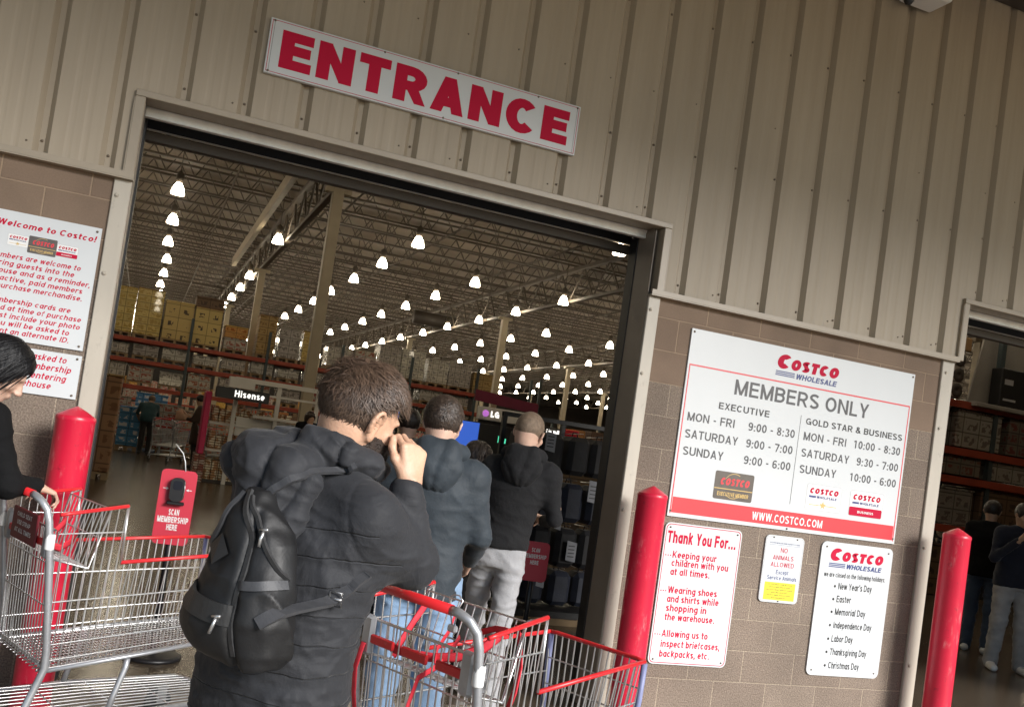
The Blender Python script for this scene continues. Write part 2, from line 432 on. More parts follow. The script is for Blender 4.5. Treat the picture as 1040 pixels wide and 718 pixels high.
def glyph(c, h):
    """(advance width, strokes) of a character of cap height 1 and half stroke width h; a stroke is (points, square cap?)"""
    B, T, XH = h, 1 - h, 0.73 - h
    def U(W): return h, W - h, W / 2
    if c == ' ': return 0.30, []
    if c == '-': return 0.42, [([(0.06, .42), (0.36, .42)], 0)]
    if c in '.': return 2.6 * h, [([(1.3 * h, 0), (1.3 * h, 2.2 * h)], 0)]
    if c == ',': return 2.6 * h, [([(1.3 * h, 2.2 * h), (1.3 * h, 0.6 * h), (0.5 * h, -1.6 * h)], 0)]
    if c == ':': return 2.6 * h, [([(1.3 * h, 0), (1.3 * h, 2.2 * h)], 0), ([(1.3 * h, .5), (1.3 * h, .5 + 2.2 * h)], 0)]
    if c == '!': return 2.6 * h, [([(1.3 * h, 0), (1.3 * h, 2.2 * h)], 0), ([(1.3 * h, .32), (1.3 * h, 1)], 0)]
    if c == "'": return 2.6 * h, [([(1.3 * h, .68), (1.3 * h, 1)], 0)]
    if c == '*': return 0.34, [(arc(.14, .42, .07, .07, 0, 360, 8), 0)]
    if c == '&':
        return .78, [([(.74, 0), (.25, .62)] + arc(.34, .80, .15, 1 - h - .80, 200, -20) + [(.46, .66), (.16, .42)] + arc(.30, .24, .30 - h, .24 - h, 150, 350) + [(.66, .46)], 0)]
    W = {'M': .86, 'W': 1.0, 'I': 2.9 * h, 'J': .54, 'L': .58, 'E': .64, 'F': .60, 'T': .66, 'S': .68, 'O': .80, 'C': .76, 'G': .80, 'Q': .80,
         'A': .74, 'V': .72, 'N': .74, 'H': .74, 'D': .74, 'B': .70, 'R': .72, 'P': .68, 'K': .72, 'U': .74, 'X': .70, 'Y': .70, 'Z': .66}.get(c)
    if W:
        l, r, m = U(W)
        if c == 'A':
            s = .95 * h
            return W, [([(s, -.1), (m, 1.02 + .1)], 0), ([(W - s, -.1), (m, 1.02 + .1)], 0), ([(W * .25, .30), (W * .75, .30)], 0)]
        if c == 'B': return W, [([(l, 0), (l, 1)], 0), ([(l, T)] + arc(W - .36, (T + .53) / 2, .32 - h * .6, (T - .53) / 2, 90, -90) + [(l, .53)], 0),
                                ([(l, .53)] + arc(W - .34, (B + .53) / 2, .34 - h, (.53 - B) / 2, 90, -90) + [(l, B)], 0)]
        if c == 'C': return W, [(arc(m, .5, m - h, .5 - h, 42, 318, 18), 0)]
        if c == 'D': return W, [([(l, 0), (l, 1)], 0), ([(l, T)] + arc(W - .42, .5, .42 - h, .5 - h, 90, -90, 12) + [(l, B)], 0)]
        if c == 'E': return W, [([(l, 0), (l, 1)], 0), ([(l, T), (W, T)], 0), ([(l, B), (W, B)], 0), ([(l, .52), (W * .94, .52)], 0)]
        if c == 'F': return W, [([(l, 0), (l, 1)], 0), ([(l, T), (W, T)], 0), ([(l, .50), (W * .92, .50)], 0)]
        if c == 'G': return W, [(arc(m, .5, m - h, .5 - h, 42, 330, 18) + [(r, .44)], 0), ([(r, 0), (r, .50)], 0), ([(m, .46), (W, .46)], 0)]
        if c == 'H': return W, [([(l, 0), (l, 1)], 0), ([(r, 0), (r, 1)], 0), ([(l, .52), (r, .52)], 0)]
        if c == 'I': return W, [([(W / 2, 0), (W / 2, 1)], 0)]
        if c == 'J': return W, [([(r, 1)] + arc(m, .28, m - h, .28 - h, 0, -180), 0)]
        if c == 'K': return W, [([(l, 0), (l, 1)], 0), ([(l, .30), (W - h * 1.1, 1.08)], 0), ([(W * .40, .52), (W - h, -.08)], 0)]
        if c == 'L': return W, [([(l, 0), (l, 1)], 0), ([(l, B), (W, B)], 0)]
        if c == 'M': return W, [([(l, 0), (l, 1)], 0), ([(r, 0), (r, 1)], 0), ([(l, 1.02), (m, .02)], 0), ([(r, 1.02), (m, .02)], 0)]
        if c == 'N': return W, [([(l, 0), (l, 1)], 0), ([(r, 0), (r, 1)], 0), ([(l, 1.04), (r, -.04)], 0)]
        if c == 'O': return W, [(arc(m, .5, m - h, .5 - h, 0, 360, 24), 0)]
        if c == 'Q': return W, [(arc(m, .5, m - h, .5 - h, 0, 360, 24), 0), ([(m, .3), (W, 0)], 0)]
        if c == 'P': return W, [([(l, 0), (l, 1)], 0), ([(l, T)] + arc(W - .34, (T + .42) / 2, .34 - h, (T - .42) / 2, 90, -90) + [(l, .42)], 0)]
        if c == 'R': return W, [([(l, 0), (l, 1)], 0), ([(l, T)] + arc(W - .36, (T + .46) / 2, .34 - h, (T - .46) / 2, 90, -90) + [(l, .46)], 0), ([(W * .50, .48), (W - h * .9, -.06)], 0)]
        if c == 'S': return W, [(arc(m, .74, m - h, .26 - h, 25, 270 - 20, 10) + arc(m, .27, m - h, .27 - h, 70, -155, 11), 0)]
        if c == 'T': return W, [([(m, 0), (m, 1)], 0), ([(0, T), (W, T)], 0)]
        if c == 'U': return W, [([(l, 1)] + arc(m, .34, m - h, .34 - h, 180, 360, 12) + [(r, 1)], 0)]
        if c == 'V': return W, [([(h, 1.06), (m, -.06)], 0), ([(W - h, 1.06), (m, -.06)], 0)]
        if c == 'W': return W, [([(h, 1.06), (W * .27, -.06)], 0), ([(m, 1.06), (W * .27, -.06)], 0), ([(m, 1.06), (W * .73, -.06)], 0), ([(W - h, 1.06), (W * .73, -.06)], 0)]
        if c == 'X': return W, [([(h, 1.05), (W - h, -.05)], 0), ([(W - h, 1.05), (h, -.05)], 0)]
        if c == 'Y': return W, [([(h, 1.06), (m, .40)], 0), ([(W - h, 1.06), (m, .40)], 0), ([(m, 0), (m, .45)], 0)]
        if c == 'Z': return W, [([(0, T), (W, T)], 0), ([(0, B), (W, B)], 0), ([(h, B), (W - h, T)], 0)]
    if c.isdigit():
        W = .60; l, r, m = U(W)
        if c == '0': return W, [(arc(m, .5, m - h, .5 - h, 0, 360, 20), 0)]
        if c == '1': return W, [([(W * .58, 0), (W * .58, 1)], 0), ([(W * .16, .80), (W * .58, .96)], 0)]
        if c == '2': return W, [(arc(m, .70, m - h, .30 - h, 165, -35, 9) + [(l, B)], 0), ([(0, B), (W, B)], 0)]
        if c == '3': return W, [(arc(m, .75, m - h * 1.2, .25 - h, 155, -80, 9), 0), (arc(m, .27, m - h, .27 - h, 85, -155, 10), 0)]
        if c == '4': return W, [([(W * .70, 0), (W * .70, 1)], 0), ([(W * .68, 1), (h, .30)], 0), ([(0, .27), (W, .27)], 0)]
        if c == '5': return W, [([(W * .9, T), (W * .22, T), (W * .14, .50)], 0), (arc(m, .32, m - h, .32 - h, 130, -155, 11), 0)]
        if c == '6': return W, [(arc(m, .31, m - h, .31 - h, 0, 360, 16), 0), ([(l, .32)] + arc(m + .03, .60, m - h + .03, .40 - h, 180, 45, 8), 0)]
        if c == '7': return W, [([(0, T), (W, T)], 0), ([(r, T), (W * .36, -.04)], 0)]
        if c == '8': return W, [(arc(m, .745, m - h * 1.25, .255 - h, 0, 360, 16), 0), (arc(m, .275, m - h, .275 - h, 0, 360, 16), 0)]
        if c == '9': return W, [(arc(m, .69, m - h, .31 - h, 0, 360, 16), 0), (arc(m - .03, .40, m - h + .03, .40 - h, 225, 360, 8) + [(r, .68)], 0)]
    # lower case
    W = {'m': .90, 'w': .80, 'i': 2.6 * h, 'l': 2.6 * h, 'j': .3, 'f': .38, 't': .38, 'r': .40, 's': .52}.get(c, .58)
    l, r, m = U(W)
    cy, ry = .365, .365 - h
    bowl = (arc(m, cy, m - h, ry, 0, 360, 16), 0)
    if c == 'a': return W, [(arc(m, cy, m - h, ry, 0, 360, 16), 0), ([(r, 0), (r, .73)], 0)]
    if c == 'b': return W, [bowl, ([(l, 0), (l, 1)], 0)]
    if c == 'c': return W, [(arc(m, cy, m - h, ry, 45, 315, 12), 0)]
    if c == 'd': return W, [bowl, ([(r, 0), (r, 1)], 0)]
    if c == 'e': return W, [(arc(m, cy, m - h, ry, 0, 315, 14), 0), ([(l, cy), (W - .3 * h, cy)], 0)]
    if c == 'f': return W, [([(W * .42, 0)] + [(W * .42, .8)] + arc(W * .42 + .16, 1 - h - .12, .16, .12, 180, 90, 5), 0), ([(0, .73 - h), (W, .73 - h)], 0)]
    if c == 'g': return W, [bowl, ([(r, .73)] + arc(m, -.04, m - h, .20 - h, 0, -150, 8), 0)]
    if c == 'h': return W, [([(l, 0), (l, 1)], 0), (arc(m, .44, m - h, .29 - h, 180, 0, 10) + [(r, 0)], 0)]
    if c == 'i': return W, [([(W / 2, 0), (W / 2, .73)], 0), ([(W / 2, .84), (W / 2, 1)], 0)]
    if c == 'j': return W, [([(W - h, .73), (W - h, -.15), (0, -.2)], 0), ([(W - h, .84), (W - h, 1)], 0)]
    if c == 'k': return W, [([(l, 0), (l, 1)], 0), ([(l, .26), (W - h, .78)], 0), ([(W * .42, .44), (W - h, -.06)], 0)]
    if c == 'l': return W, [([(W / 2, 0), (W / 2, 1)], 0)]
    if c == 'm': return W, [([(l, 0), (l, .73)], 0), (arc((l + m) / 2, .48, (m - l) / 2, .25 - h, 180, 0, 8) + [(m, 0)], 0), (arc((r + m) / 2, .48, (r - m) / 2, .25 - h, 180, 0, 8) + [(r, 0)], 0)]
    if c == 'n': return W, [([(l, 0), (l, .73)], 0), (arc(m, .44, m - h, .29 - h, 180, 0, 10) + [(r, 0)], 0)]
    if c == 'o': return W, [bowl]
    if c == 'p': return W, [bowl, ([(l, -.26), (l, .73)], 0)]
    if c == 'q': return W, [bowl, ([(r, -.26), (r, .73)], 0)]
    if c == 'r': return W, [([(l, 0), (l, .73)], 0), (arc(l + .26, .42, .26, .31 - h, 180, 75, 7), 0)]
    if c == 's': return W, [(arc(m, .54, m - h, .19 - h, 25, 255, 8) + arc(m, .19, m - h, .19 - h, 75, -155, 8), 0)]
    if c == 't': return W, [([(W * .42, .95), (W * .42, .18)] + arc(W * .42 + .15, .17, .15, .17 - h, 180, 280, 5), 0), ([(0, .73 - h), (W, .73 - h)], 0)]
    if c == 'u': return W, [([(r, 0), (r, .73)], 0), ([(l, .73)] + arc(m, .29, m - h, .29 - h, 180, 360, 10), 0)]
    if c == 'v': return W, [([(h, .80), (m, -.05)], 0), ([(W - h, .80), (m, -.05)], 0)]
    if c == 'w': return W, [([(h, .80), (W * .28, -.05)], 0), ([(m, .80), (W * .28, -.05)], 0), ([(m, .80), (W * .72, -.05)], 0), ([(W - h, .80), (W * .72, -.05)], 0)]
    if c == 'x': return W, [([(h, .78), (W - h, -.05)], 0), ([(W - h, .78), (h, -.05)], 0)]
    if c == 'y': return W, [([(h, .80), (m, -.03)], 0), ([(W - h, .80), (W * .30, -.30)], 0)]
    if c == 'z': return W, [([(0, XH), (W, XH)], 0), ([(0, B), (W, B)], 0), ([(h, B), (W - h, XH)], 0)]
    return .5, []

_zt = [0]
def text(mb, s, x, z, cap, width=None, h=0.075, y=-0.0005, shear=0.0, align='l', gap=0.13, big_first=0.0):
    """Add the lettering of s to mb: left end (or centre / right end) at x, baseline z, cap height cap, in the plane y; front faces -Y."""
    items, X = [], 0.0
    for i, c in enumerate(s):
        gw, st = glyph(c, h)
        k = 1 + big_first if (i == 0 and big_first) else 1.0
        items.append((X, st, c, k)); X += gw * k + (gap if c != ' ' else gap * .4)
    X -= gap
    sx = (width / X) if width else cap
    tot = X * sx
    x0 = x if align == 'l' else (x - tot / 2 if align == 'c' else x - tot)
    for gx, st, c, k in items:
        lowc = c in 'gjpqy,'
        tall = c.isupper() or c.isdigit() or c in 'bdfhklit!&\':-.*'
        ymax = 1.0 if tall else .73
        ymin = -.27 if lowc else 0.0
        for pts, _ in st:
            closed = len(pts) > 3 and abs(pts[0][0] - pts[-1][0]) < 1e-6 and abs(pts[0][1] - pts[-1][1]) < 1e-6
            n = len(pts)
            left, right = [], []
            for i in range(n):
                a = pts[i - 1] if i > 0 else (pts[-2] if closed else None)
                b = pts[i + 1] if i < n - 1 else (pts[1] if closed else None)
                p = pts[i]
                def nd(u, v):
                    dx, dy = v[0] - u[0], v[1] - u[1]; q = math.hypot(dx, dy) or 1; return (-dy / q, dx / q)
                n1 = nd(a, p) if a else None
                n2 = nd(p, b) if b else None
                if n1 and n2:
                    mx, my = n1[0] + n2[0], n1[1] + n2[1]
                    q = mx * n1[0] + my * n1[1]
                    q = max(q, .5)
                    nn = (mx / q, my / q)
                else:
                    nn = n1 or n2
                left.append((p[0] + nn[0] * h, p[1] + nn[1] * h)); right.append((p[0] - nn[0] * h, p[1] - nn[1] * h))
            _zt[0] = (_zt[0] + 1) % 12
            yy = y - _zt[0] * 0.00006
            vs = []
            for q in left + right:
                qy = min(max(q[1], ymin), ymax) * k
                vs.append((x0 + (gx + q[0] * k) * sx + shear * qy * cap, yy, z + qy * cap))
            mb.add(vs, [(i, n + i, n + i + 1, i + 1) for i in range(n - 1)])
    return tot

def rrect(x0, x1, z0, z1, r, n=5):
    p = []
    for cx, cz, a in ((x1 - r, z0 + r, -90), (x1 - r, z1 - r, 0), (x0 + r, z1 - r, 90), (x0 + r, z0 + r, 180)):
        for i in range(n + 1):
            t = R(a + 90 * i / n); p.append((cx + r * math.cos(t), cz + r * math.sin(t)))
    return p

def ring(mb, outer, inner, y):
    n = len(outer)
    mb.add([(x, y, z) for x, z in outer] + [(x, y, z) for x, z in inner], [(i, (i + 1) % n, n + (i + 1) % n, n + i) for i in range(n)])

def rect(mb, x0, x1, z0, z1, y):
    mb.add([(x0, y, z0), (x1, y, z0), (x1, y, z1), (x0, y, z1)], [(0, 1, 2, 3)])

# ================================================================== SETTING
WY = 5.10                       # wall face
O1 = (-0.205, 2.81)             # first opening
O2 = (5.335, 8.35)              # second opening
WX0, WX1 = -9.0, 16.0

mb = MB(); mb.box(-120, 160, -140, WY + 0.05, -0.4, 0.0)
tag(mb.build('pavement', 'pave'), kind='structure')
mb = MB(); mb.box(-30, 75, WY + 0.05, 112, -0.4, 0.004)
tag(mb.build('floor', 'floor'), kind='structure')
# control joints and a worn threshold plate across the doorways
mb = MB()
for x in (-5.2, -1.4, 2.4, 6.2, 10.0): rect_ = mb.box(x, x + .012, -20, WY, -.01, .003)
mb.box(-40, 40, 1.5, 1.512, -.01, .003)
tag(mb.build('pavement_joint', M['dkbrown']), kind='structure')

bld = thing('warehouse_building', 'tan ribbed metal and brown block warehouse front with two tall open doorways', 'building', (0, 0, 0))

# --- ribbed cladding (recessed ribs every foot)
def clad_profile(xa, xb):
    per = 0.3052
    pts = []
    n0 = int(math.floor((xa - 0.005) / per)) - 1
    n1 = int(math.ceil((xb - 0.005) / per)) + 1
    base = [(-0.076, 0), (-0.052, .034), (-0.026, .034), (-0.002, 0), (.062, 0), (.074, .0013), (.086, .0013), (.098, 0), (.134, 0), (.146, .0013), (.158, .0013), (.170, 0)]
    for n in range(n0, n1 + 1):
        for dx, d in base:
            pts.append((0.005 + n * per + dx, d))
    out = []
    for i, (x, d) in enumerate(pts):
        if xa < x < xb: out.append((x, d))
    def at(x):
        for (x0, d0), (x1, d1) in zip(pts, pts[1:]):
            if x0 <= x <= x1: return d0 + (d1 - d0) * (x - x0) / max(1e-9, x1 - x0)
        return 0
    return [(xa, at(xa))] + out + [(xb, at(xb))]
mb = MB()
PANY = 5.072
CL = [(WX0, -0.256, 2.615), (-0.256, 2.892, 3.046), (2.892, 5.352, 2.615), (5.352, 8.40, 3.046), (8.40, WX1, 2.615)]
for xa, xb, z0 in CL:
    pr = clad_profile(xa, xb)
    vs = [(x, PANY + d, z0) for x, d in pr] + [(x, PANY + d, 5.6) for x, d in pr]
    n = len(pr)
    mb.add(vs, [(i, i + 1, n + i + 1, n + i) for i in range(n - 1)])
mb.build('metal_cladding', 'clad', bld)
# screws: in the grooves near the bottom edge and in rows up the wall
mb = MB()
for xa, xb, z0 in CL:
    n = int((xa - 0.005) / 0.3052)
    while 0.005 + n * 0.3052 - .04 < xb:
        x = 0.005 + n * 0.3052 - 0.040
        if x > xa + .02:
            for z in (z0 + .075, z0 + .9 if z0 < 3 else z0 + .47, 4.35):
                mb.lathe([(.0075, 0), (.0075, -.003), (.005, -.006), (0.0005, -.008)], 8, (x, PANY + .034, z), 'y', True)
        for z in (z0 + .055, 3.83):
            xx = 0.005 + n * 0.3052 + .2 + random.uniform(-.01, .01)
            if xa + .02 < xx < xb - .02 and random.random() < .55:
                mb.lathe([(.005, 0), (.005, -.003), (.0005, -.005)], 8, (xx, PANY, z), 'y', True)
        n += 1
tag(mb.build('screws', 'screw', bld), kind='stuff')
# --- trim: drip edge, door head trim, side trim
mb = MB()
for xa, xb in ((WX0, -0.205), (2.81, 5.335), (8.40, WX1)):
    mb.box(xa, xb, 5.045, 5.11, 2.585, 2.592)
    mb.box(xa, xb, 5.043, 5.049, 2.592, 2.622)
    mb.box(xa, xb, 5.049, 5.066, 2.612, 2.620)
mb.build('drip_edge', 'trim', bld)
def head(x0, x1):
    m = MB()
    m.box(x0, x1, 5.045, 5.13, 3.012, 3.046, .003)      # head trim lip
    m.box(x0 + .05, x1 - .05, 5.13, 5.235, 3.02, 3.07)    # soffit
    for s, xx in ((1, x0), (-1, x1)):
        a, b = sorted((xx, xx + s * .05))
        m.box(a, b, 5.048, 5.13, 2.60, 3.012, .003)
        m.box(xx - .004 if s > 0 else xx, xx if s > 0 else xx + .004, 5.05, 5.09, 2.6, 3.0)
    m.build('door_head_trim', 'trim', bld)
    g = MB()
    g.box(x0 + .05, x1 - .05, 5.225, 5.262, 2.966, 3.02, .003)
    g.build('head_angle', 'palesteel', bld)
head(-0.256, 2.892); head(5.352 - .03, 8.40)
# --- steel jambs: pale face plate, inner reveal with its shade in the colour
def jamb(x0, x1, inner, name='steel_jamb'):
    m = MB(); m.box(x0, x1, 5.082, 5.30, 0, 2.585, .004)
    # weld joints and bolt heads
    for z in (.42, 1.25, 2.1, 2.5): m.lathe([(.011, 0), (.011, -.004), (.0005, -.008)], 8, ((x0 + x1) / 2 - .02, 5.082, z), 'y')
    m.build(name, 'jamb', bld)
    m = MB()
    a, b = (x1, x1 + .004) if inner > 0 else (x0 - .004, x0)
    m.box(a, b, 5.10, 5.31, 0, 3.0)
    m.build('door_reveal', 'reveal', bld)
jamb(-0.293, -0.2085, 1); jamb(2.814, 2.897, -1); jamb(5.222, 5.331, 1); jamb(8.36, 8.46, -1)
# upper reveals above the jambs and door guides
for x0, x1 in ((-0.265, -0.2095), (5.275, 5.3305), (2.8145, 2.87), (8.3645, 8.42)):
    MB().box(x0, x1, 5.14, 5.31, 2.588, 3.018).build('door_reveal', 'reveal', bld)
for x0, x1 in ((-0.305, -0.193), (5.235, 5.347), (2.806, 2.91), (8.356, 8.46)):
    MB().box(x0, x1, 5.315, 5.42, 0, 3.0, .004).build('door_guide', 'black', bld)
# --- block walls
mb = MB()
for xa, xb in ((WX0, -0.293), (2.897, 5.222), (8.46, WX1)):
    mb.box(xa, xb, WY, 5.30, 0, 2.60)
mb.build('block_wall', 'block', bld)
# backing wall behind the cladding
mb = MB()
for xa, xb, z0 in CL: mb.box(xa, xb, 5.115, 5.30, max(z0, 2.602) + (.03 if z0 > 3 else 0), 9.4)
mb.build('inner_wall', 'dkbrown', bld)
mb = MB()
mb.box(-30, WX0, 5.115, 5.30, 0, 9.4); mb.box(WX1, 75, 5.115, 5.30, 0, 9.4)
mb.build('side_wall', 'block', bld)
# --- roll up doors, rolled open above each doorway
for x0, x1 in ((-0.23, 2.84), (5.31, 8.39)):
    d = MB()
    d.box(x0, x1, 5.30, 5.45, 3.03, 3.6)
    d.build('door_hood', 'black', bld)
    d = MB()
    d.box(x0, x1, 5.464, 5.52, 2.905, 2.960, .004)
    c = d.build('door_curtain', 'dkbrown', bld)
    d = MB(); d.box(x0, x1, 5.464, 5.50, 2.972, 3.4); d.build('dark_gap_panel', 'black', c)  # black panel added so the gap above the curtain stays dark
    d = MB(); d.box(x0, x1, 5.452, 5.461, 2.960, 2.968)
    d.build('bottom_bar', 'galv', c)
# --- canopy over the entrance with a dark ledger on the wall
mb = MB(); mb.box(-14, 22, -1.6, 5.07, 5.33, 5.55)
mb.build('entrance_canopy', 'trim', bld)
mb = MB()
mb.box(-14, 22, 4.90, 5.065, 5.215, 5.32)
for k in range(-18, 26): mb.lathe([(.014, 0), (.014, -.02), (.0005, -.024)], 8, (k * .61 + .1, 4.99, 5.213), 'z')
mb.build('canopy_ledger', 'dkbrown', bld)
# --- interior shell
mb = MB()
mb.box(-30, 75, 110, 110.3, 0, 9.2)
mb.box(-20.3, -20, 5.3, 110, 0, 9.2)
mb.box(72, 72.3, 5.3, 110, 0, 9.2)
mb.build('inner_wall', M['dkbrown'], bld)
mb = MB(); mb.box(-30, 75, 5.1, 111, 9.2, 9.5)
mb.build('roof_deck', 'deck', bld)

# joists along X, one mesh copied down the building
mb = MB()
for x0, x1 in ((-18, 62),):
    mb.box(x0, x1, -.05, .05, 9.05, 9.12); mb.box(x0, x1, -.045, .045, 8.30, 8.36)
    x = x0
    while x < x1:
        mb.tube([(x, 0, 8.34), (x + .42, 0, 9.07)], .017, 4, False); mb.tube([(x + .42, 0, 9.07), (x + .84, 0, 8.34)], .017, 4, False)
        x += .84
j0 = mb.build('roof_joist', 'joist', bld, (0, 9.0, 0))
y = 10.9
while y < 96:
    c = j0.copy(); COL.objects.link(c); c.parent = bld; c.location = (0, y, 0); y += 1.9
# girder trusses along Y on the column lines, sprinkler mains, columns
def girder(x):
    m = MB()
    m.box(x - .10, x + .10, 6, 104, 8.16, 8.28); m.box(x - .08, x + .08, 6, 104, 7.02, 7.12)
    y = 6.0
    while y < 100:
        m.tube([(x, y, 7.1), (x, y + .95, 8.2)], .035, 4, False); m.tube([(x, y + .95, 8.2), (x, y + 1.9, 7.1)], .035, 4, False); y += 1.9
    return m
for k in range(-2, 6):
    girder(3.57 + 10.21 * k).build('roof_girder', 'joist', bld)
for k in range(-4, 14):
    m = MB(); x = 1.6 + 3.4 * k + random.uniform(-.1, .1)
    m.tube([(x, 6, 8.05), (x, 100, 8.05)], .032, 5); m.build('sprinkler_pipe', 'joist', bld)
for i in range(-1, 6):
    for jn in range(6):
        x, yv = 3.57 + 10.21 * i, 22 + 15 * jn
        m = MB(); m.box(-.13, .13, -.13, .13, 0.02, 7.02, .012); m.box(-.24, .24, -.24, .24, 0.004, .02)
        m.box(-.3, .3, -.10, .10, 6.90, 7.015)
        m.build('column', 'column', bld, (x, yv, 0))
# short air ducts and a heater under the roof
def duct(x0, x1, y, z, r, nm='air_duct'):
    m = MB(); m.lathe([(r, x0), (r, (x0 + x1) / 2), (r, x1)], 14, (0, y, z), 'x', True, True, True)
    return m.build(nm, 'dkbrown', bld)
duct(12.2, 14.4, 46, 7.5, .35)
m = MB(); m.box(8.3, 11.3, 20.0, 21.4, 7.15, 7.75, .03); m.build('air_duct', 'joist', bld)
m = MB(); m.box(2.6, 2.75, 8, 40, 7.35, 7.7); m.build('air_duct', 'column', bld)

# ------------------------------------------------------------------ pendant lamps
M['lampglass'] = mat('glowing_lamp_glass', (0.9, 0.88, 0.8), rough=0.3, var=0, emit=(1.0, 0.86, 0.64), es=22)
def make_lamp():
    t = thing('pendant_lamp', 'glowing bell shaped warehouse lamp hanging under the dark roof joists', 'lamp', (0, 0, 7), 0, 'lit bell lamps under the warehouse roof')
    m = MB(); m.lathe([(.178, 0), (.174, .04), (.146, .16), (.10, .25), (.065, .30)], 12, smooth=True, capb=True, capt=True)
    m.build('lamp_shade', 'lampglass', t)
    m = MB(); m.lathe([(.085, .31), (.10, .40), (.10, .55), (.04, .60), (.02, .62)], 10, capb=True, capt=True); m.tube([(0, 0, .6), (0, 0, 1.6)], .015, 5)
    m.build('lamp_housing', 'joist', t)
    return t
lamp0 = make_lamp()
spots = []
for i in range(-3, 17):
    for jn in range(0, 16):
        x = 0.04 + 3.33 * i; yv = 21.5 + 4.45 * jn
        if jn == 0: continue
        if i == 1 and jn in (0, 1, 2, 3): continue
        if i == 2 and jn in (0,): continue
        if i in (3, 4) and jn in (0, 1): continue
        if i == 5 and jn in (0, 1, 2, 3): continue
        if yv > 92: continue
        spots.append((x + random.uniform(-.05, .05), yv + random.uniform(-.08, .08)))
for i in range(-1, 6):
    for yv in (8.15, 12.6, 17.05): spots.append((0.04 + 3.33 * i, yv))
spots += [(3.24, 30.1), (10.86, 21.5), (13.4, 24.2)]
first = True
for x, yv in spots:
    if first: lamp0.location = (x, yv, 6.89); first = False
    else: dup(lamp0, (x, yv, 6.89), random.uniform(0, 6))

# ================================================================== SIGNS
def sign_panel(label, name, x0, z0, x1, z1, rad=0.0, y=5.088, yb=5.099, cat='sign'):
    """A plate hung on the wall; local x right, z up from its lower left corner, y = 0 at its front face."""
    t = thing(name, label, cat, (x0, y, z0))
    W, H = x1 - x0, z1 - z0
    m = MB(); m.prism(rrect(0, W, 0, H, rad) if rad else [(0, 0), (W, 0), (W, H), (0, H)], 0, yb - y)
    m.build('plate', 'white', t)
    return t, W, H
def bolts(t, pts, r=.007):
    for x, z in pts:
        m = MB(); m.lathe([(r, 0), (r, -.003), (.0005, -.005)], 8, (x, -.0004, z), 'y'); m.build('bolt', 'screw', t)

# --- ENTRANCE
t, W, H = sign_panel('long white board with bold red capitals mounted on the ribbed metal over the doorway', 'entrance_sign', .336, 3.298, 2.163, 3.592, 0, 5.045, 5.070)
m = MB(); text(m, 'ENTRANCE', .068, .044, .202, W - .131, h=.132, gap=.11); m.build('lettering', 'crimson', t)
m = MB(); ring(m, [(.008, .008), (W - .008, .008), (W - .008, H - .008), (.008, H - .008)], [(.011, .011), (W - .011, .011), (W - .011, H - .011), (.011, H - .011)], -.0006)
ring(m, [(.018, .001), (.018, .001), (.018, .001), (.018, .001)], [(.018, .001)] * 4, -.0006)
m.build('border_line', 'crimson', t)
m = MB()
for xx in (.02, W - .021): rect(m, xx, xx + .0016, .008, H - .008, -.0007)
m.build('seam_line', 'ink', t)
bolts(t, [(.02, H - .012), (.02, .012), (.62, H - .012), (1.05, H - .012), (1.55, H - .012), (1.0, .012), (W - .02, H - .012)], .006)

def costco_logo(t, x, z, wd, cap, bar=True):
    """Red slanted wordmark over a striped blue second line: x, z = lower left of the red letters"""
    m = MB()
    k = wd / 3.95
    text(m, 'C', x, z - cap * .02, cap * 1.12, wd * .215, h=.165, shear=.2, y=-.0008)
    text(m, 'OSTCO', x + wd * .225, z + cap * .0, cap * .86, wd * .775, h=.165, shear=.2, y=-.0008, gap=.09)
    m.build('red_wordmark', 'crimson', t)
    if bar:
        m = MB()
        zz = z - cap * .62
        text(m, 'WHOLESALE', x + wd * .325, zz, cap * .42, wd * .665, h=.11, shear=.2, y=-.0008, gap=.08)
        for q in range(3):
            zc = zz + cap * (.05 + .14 * q)
            rect(m, x + wd * .005, x + wd * .31, zc, zc + cap * .085, -.0008)
        m.build('blue_wordmark', 'blue', t)

# --- MEMBERS ONLY
t, W, H = sign_panel('big white opening hours board with a red bottom band on the block wall', 'hours_sign', 3.155, 1.25, 4.990, 2.442, 0)
costco_logo(t, .665, 1.052, .505, .086)
m = MB()
ring(m, [(.013, .018), (W - .013, .018), (W - .013, .968), (.013, .968)], [(.021, .018), (W - .021, .018), (W - .021, .958), (.021, .958)], -.0006)
m.build('border_line', 'redlite', t)
m = MB(); rect(m, .024, W - .024, .024, .124, -.0007); m.build('red_band', 'redlite', t)
m = MB(); text(m, 'WWW.COSTCO.COM', .632, .044, .052, .568, h=.085, y=-.0011); m.build('lettering', 'whitevinyl', t)
m = MB()
text(m, 'MEMBERS ONLY', .372, .826, .098, 1.096, h=.082, y=-.0006)
L_ = [(.050, .611, 'MON - FRI', .358), (.048, .502, 'SATURDAY', .400), (.050, .393, 'SUNDAY', .303), (.513, .611, '9:00 - 8:30', .370), (.513, .502, '9:00 - 7:00', .369), (.512, .393, '9:00 - 6:00', .370),
      (.957, .611, 'MON - FRI', .358), (.955, .500, 'SATURDAY', .400), (.958, .391, 'SUNDAY', .304), (1.375, .613, '10:00 - 8:30', .410), (1.421, .500, '9:30 - 7:00', .364), (1.376, .389, '10:00 - 6:00', .407)]
for x, z, s, wd in L_: text(m, s, x, z, .054, wd, h=.082, y=-.0006)
m.build('lettering', 'ink', t)
m = MB(); text(m, 'EXECUTIVE', .270, .717, .043, .393, h=.092, y=-.0006); text(m, 'GOLD STAR & BUSINESS', .960, .716, .043, .828, h=.090, y=-.0006)
rect(m, .914, .9175, .176, .770, -.0006)
m.build('heading', 'inkb', t)
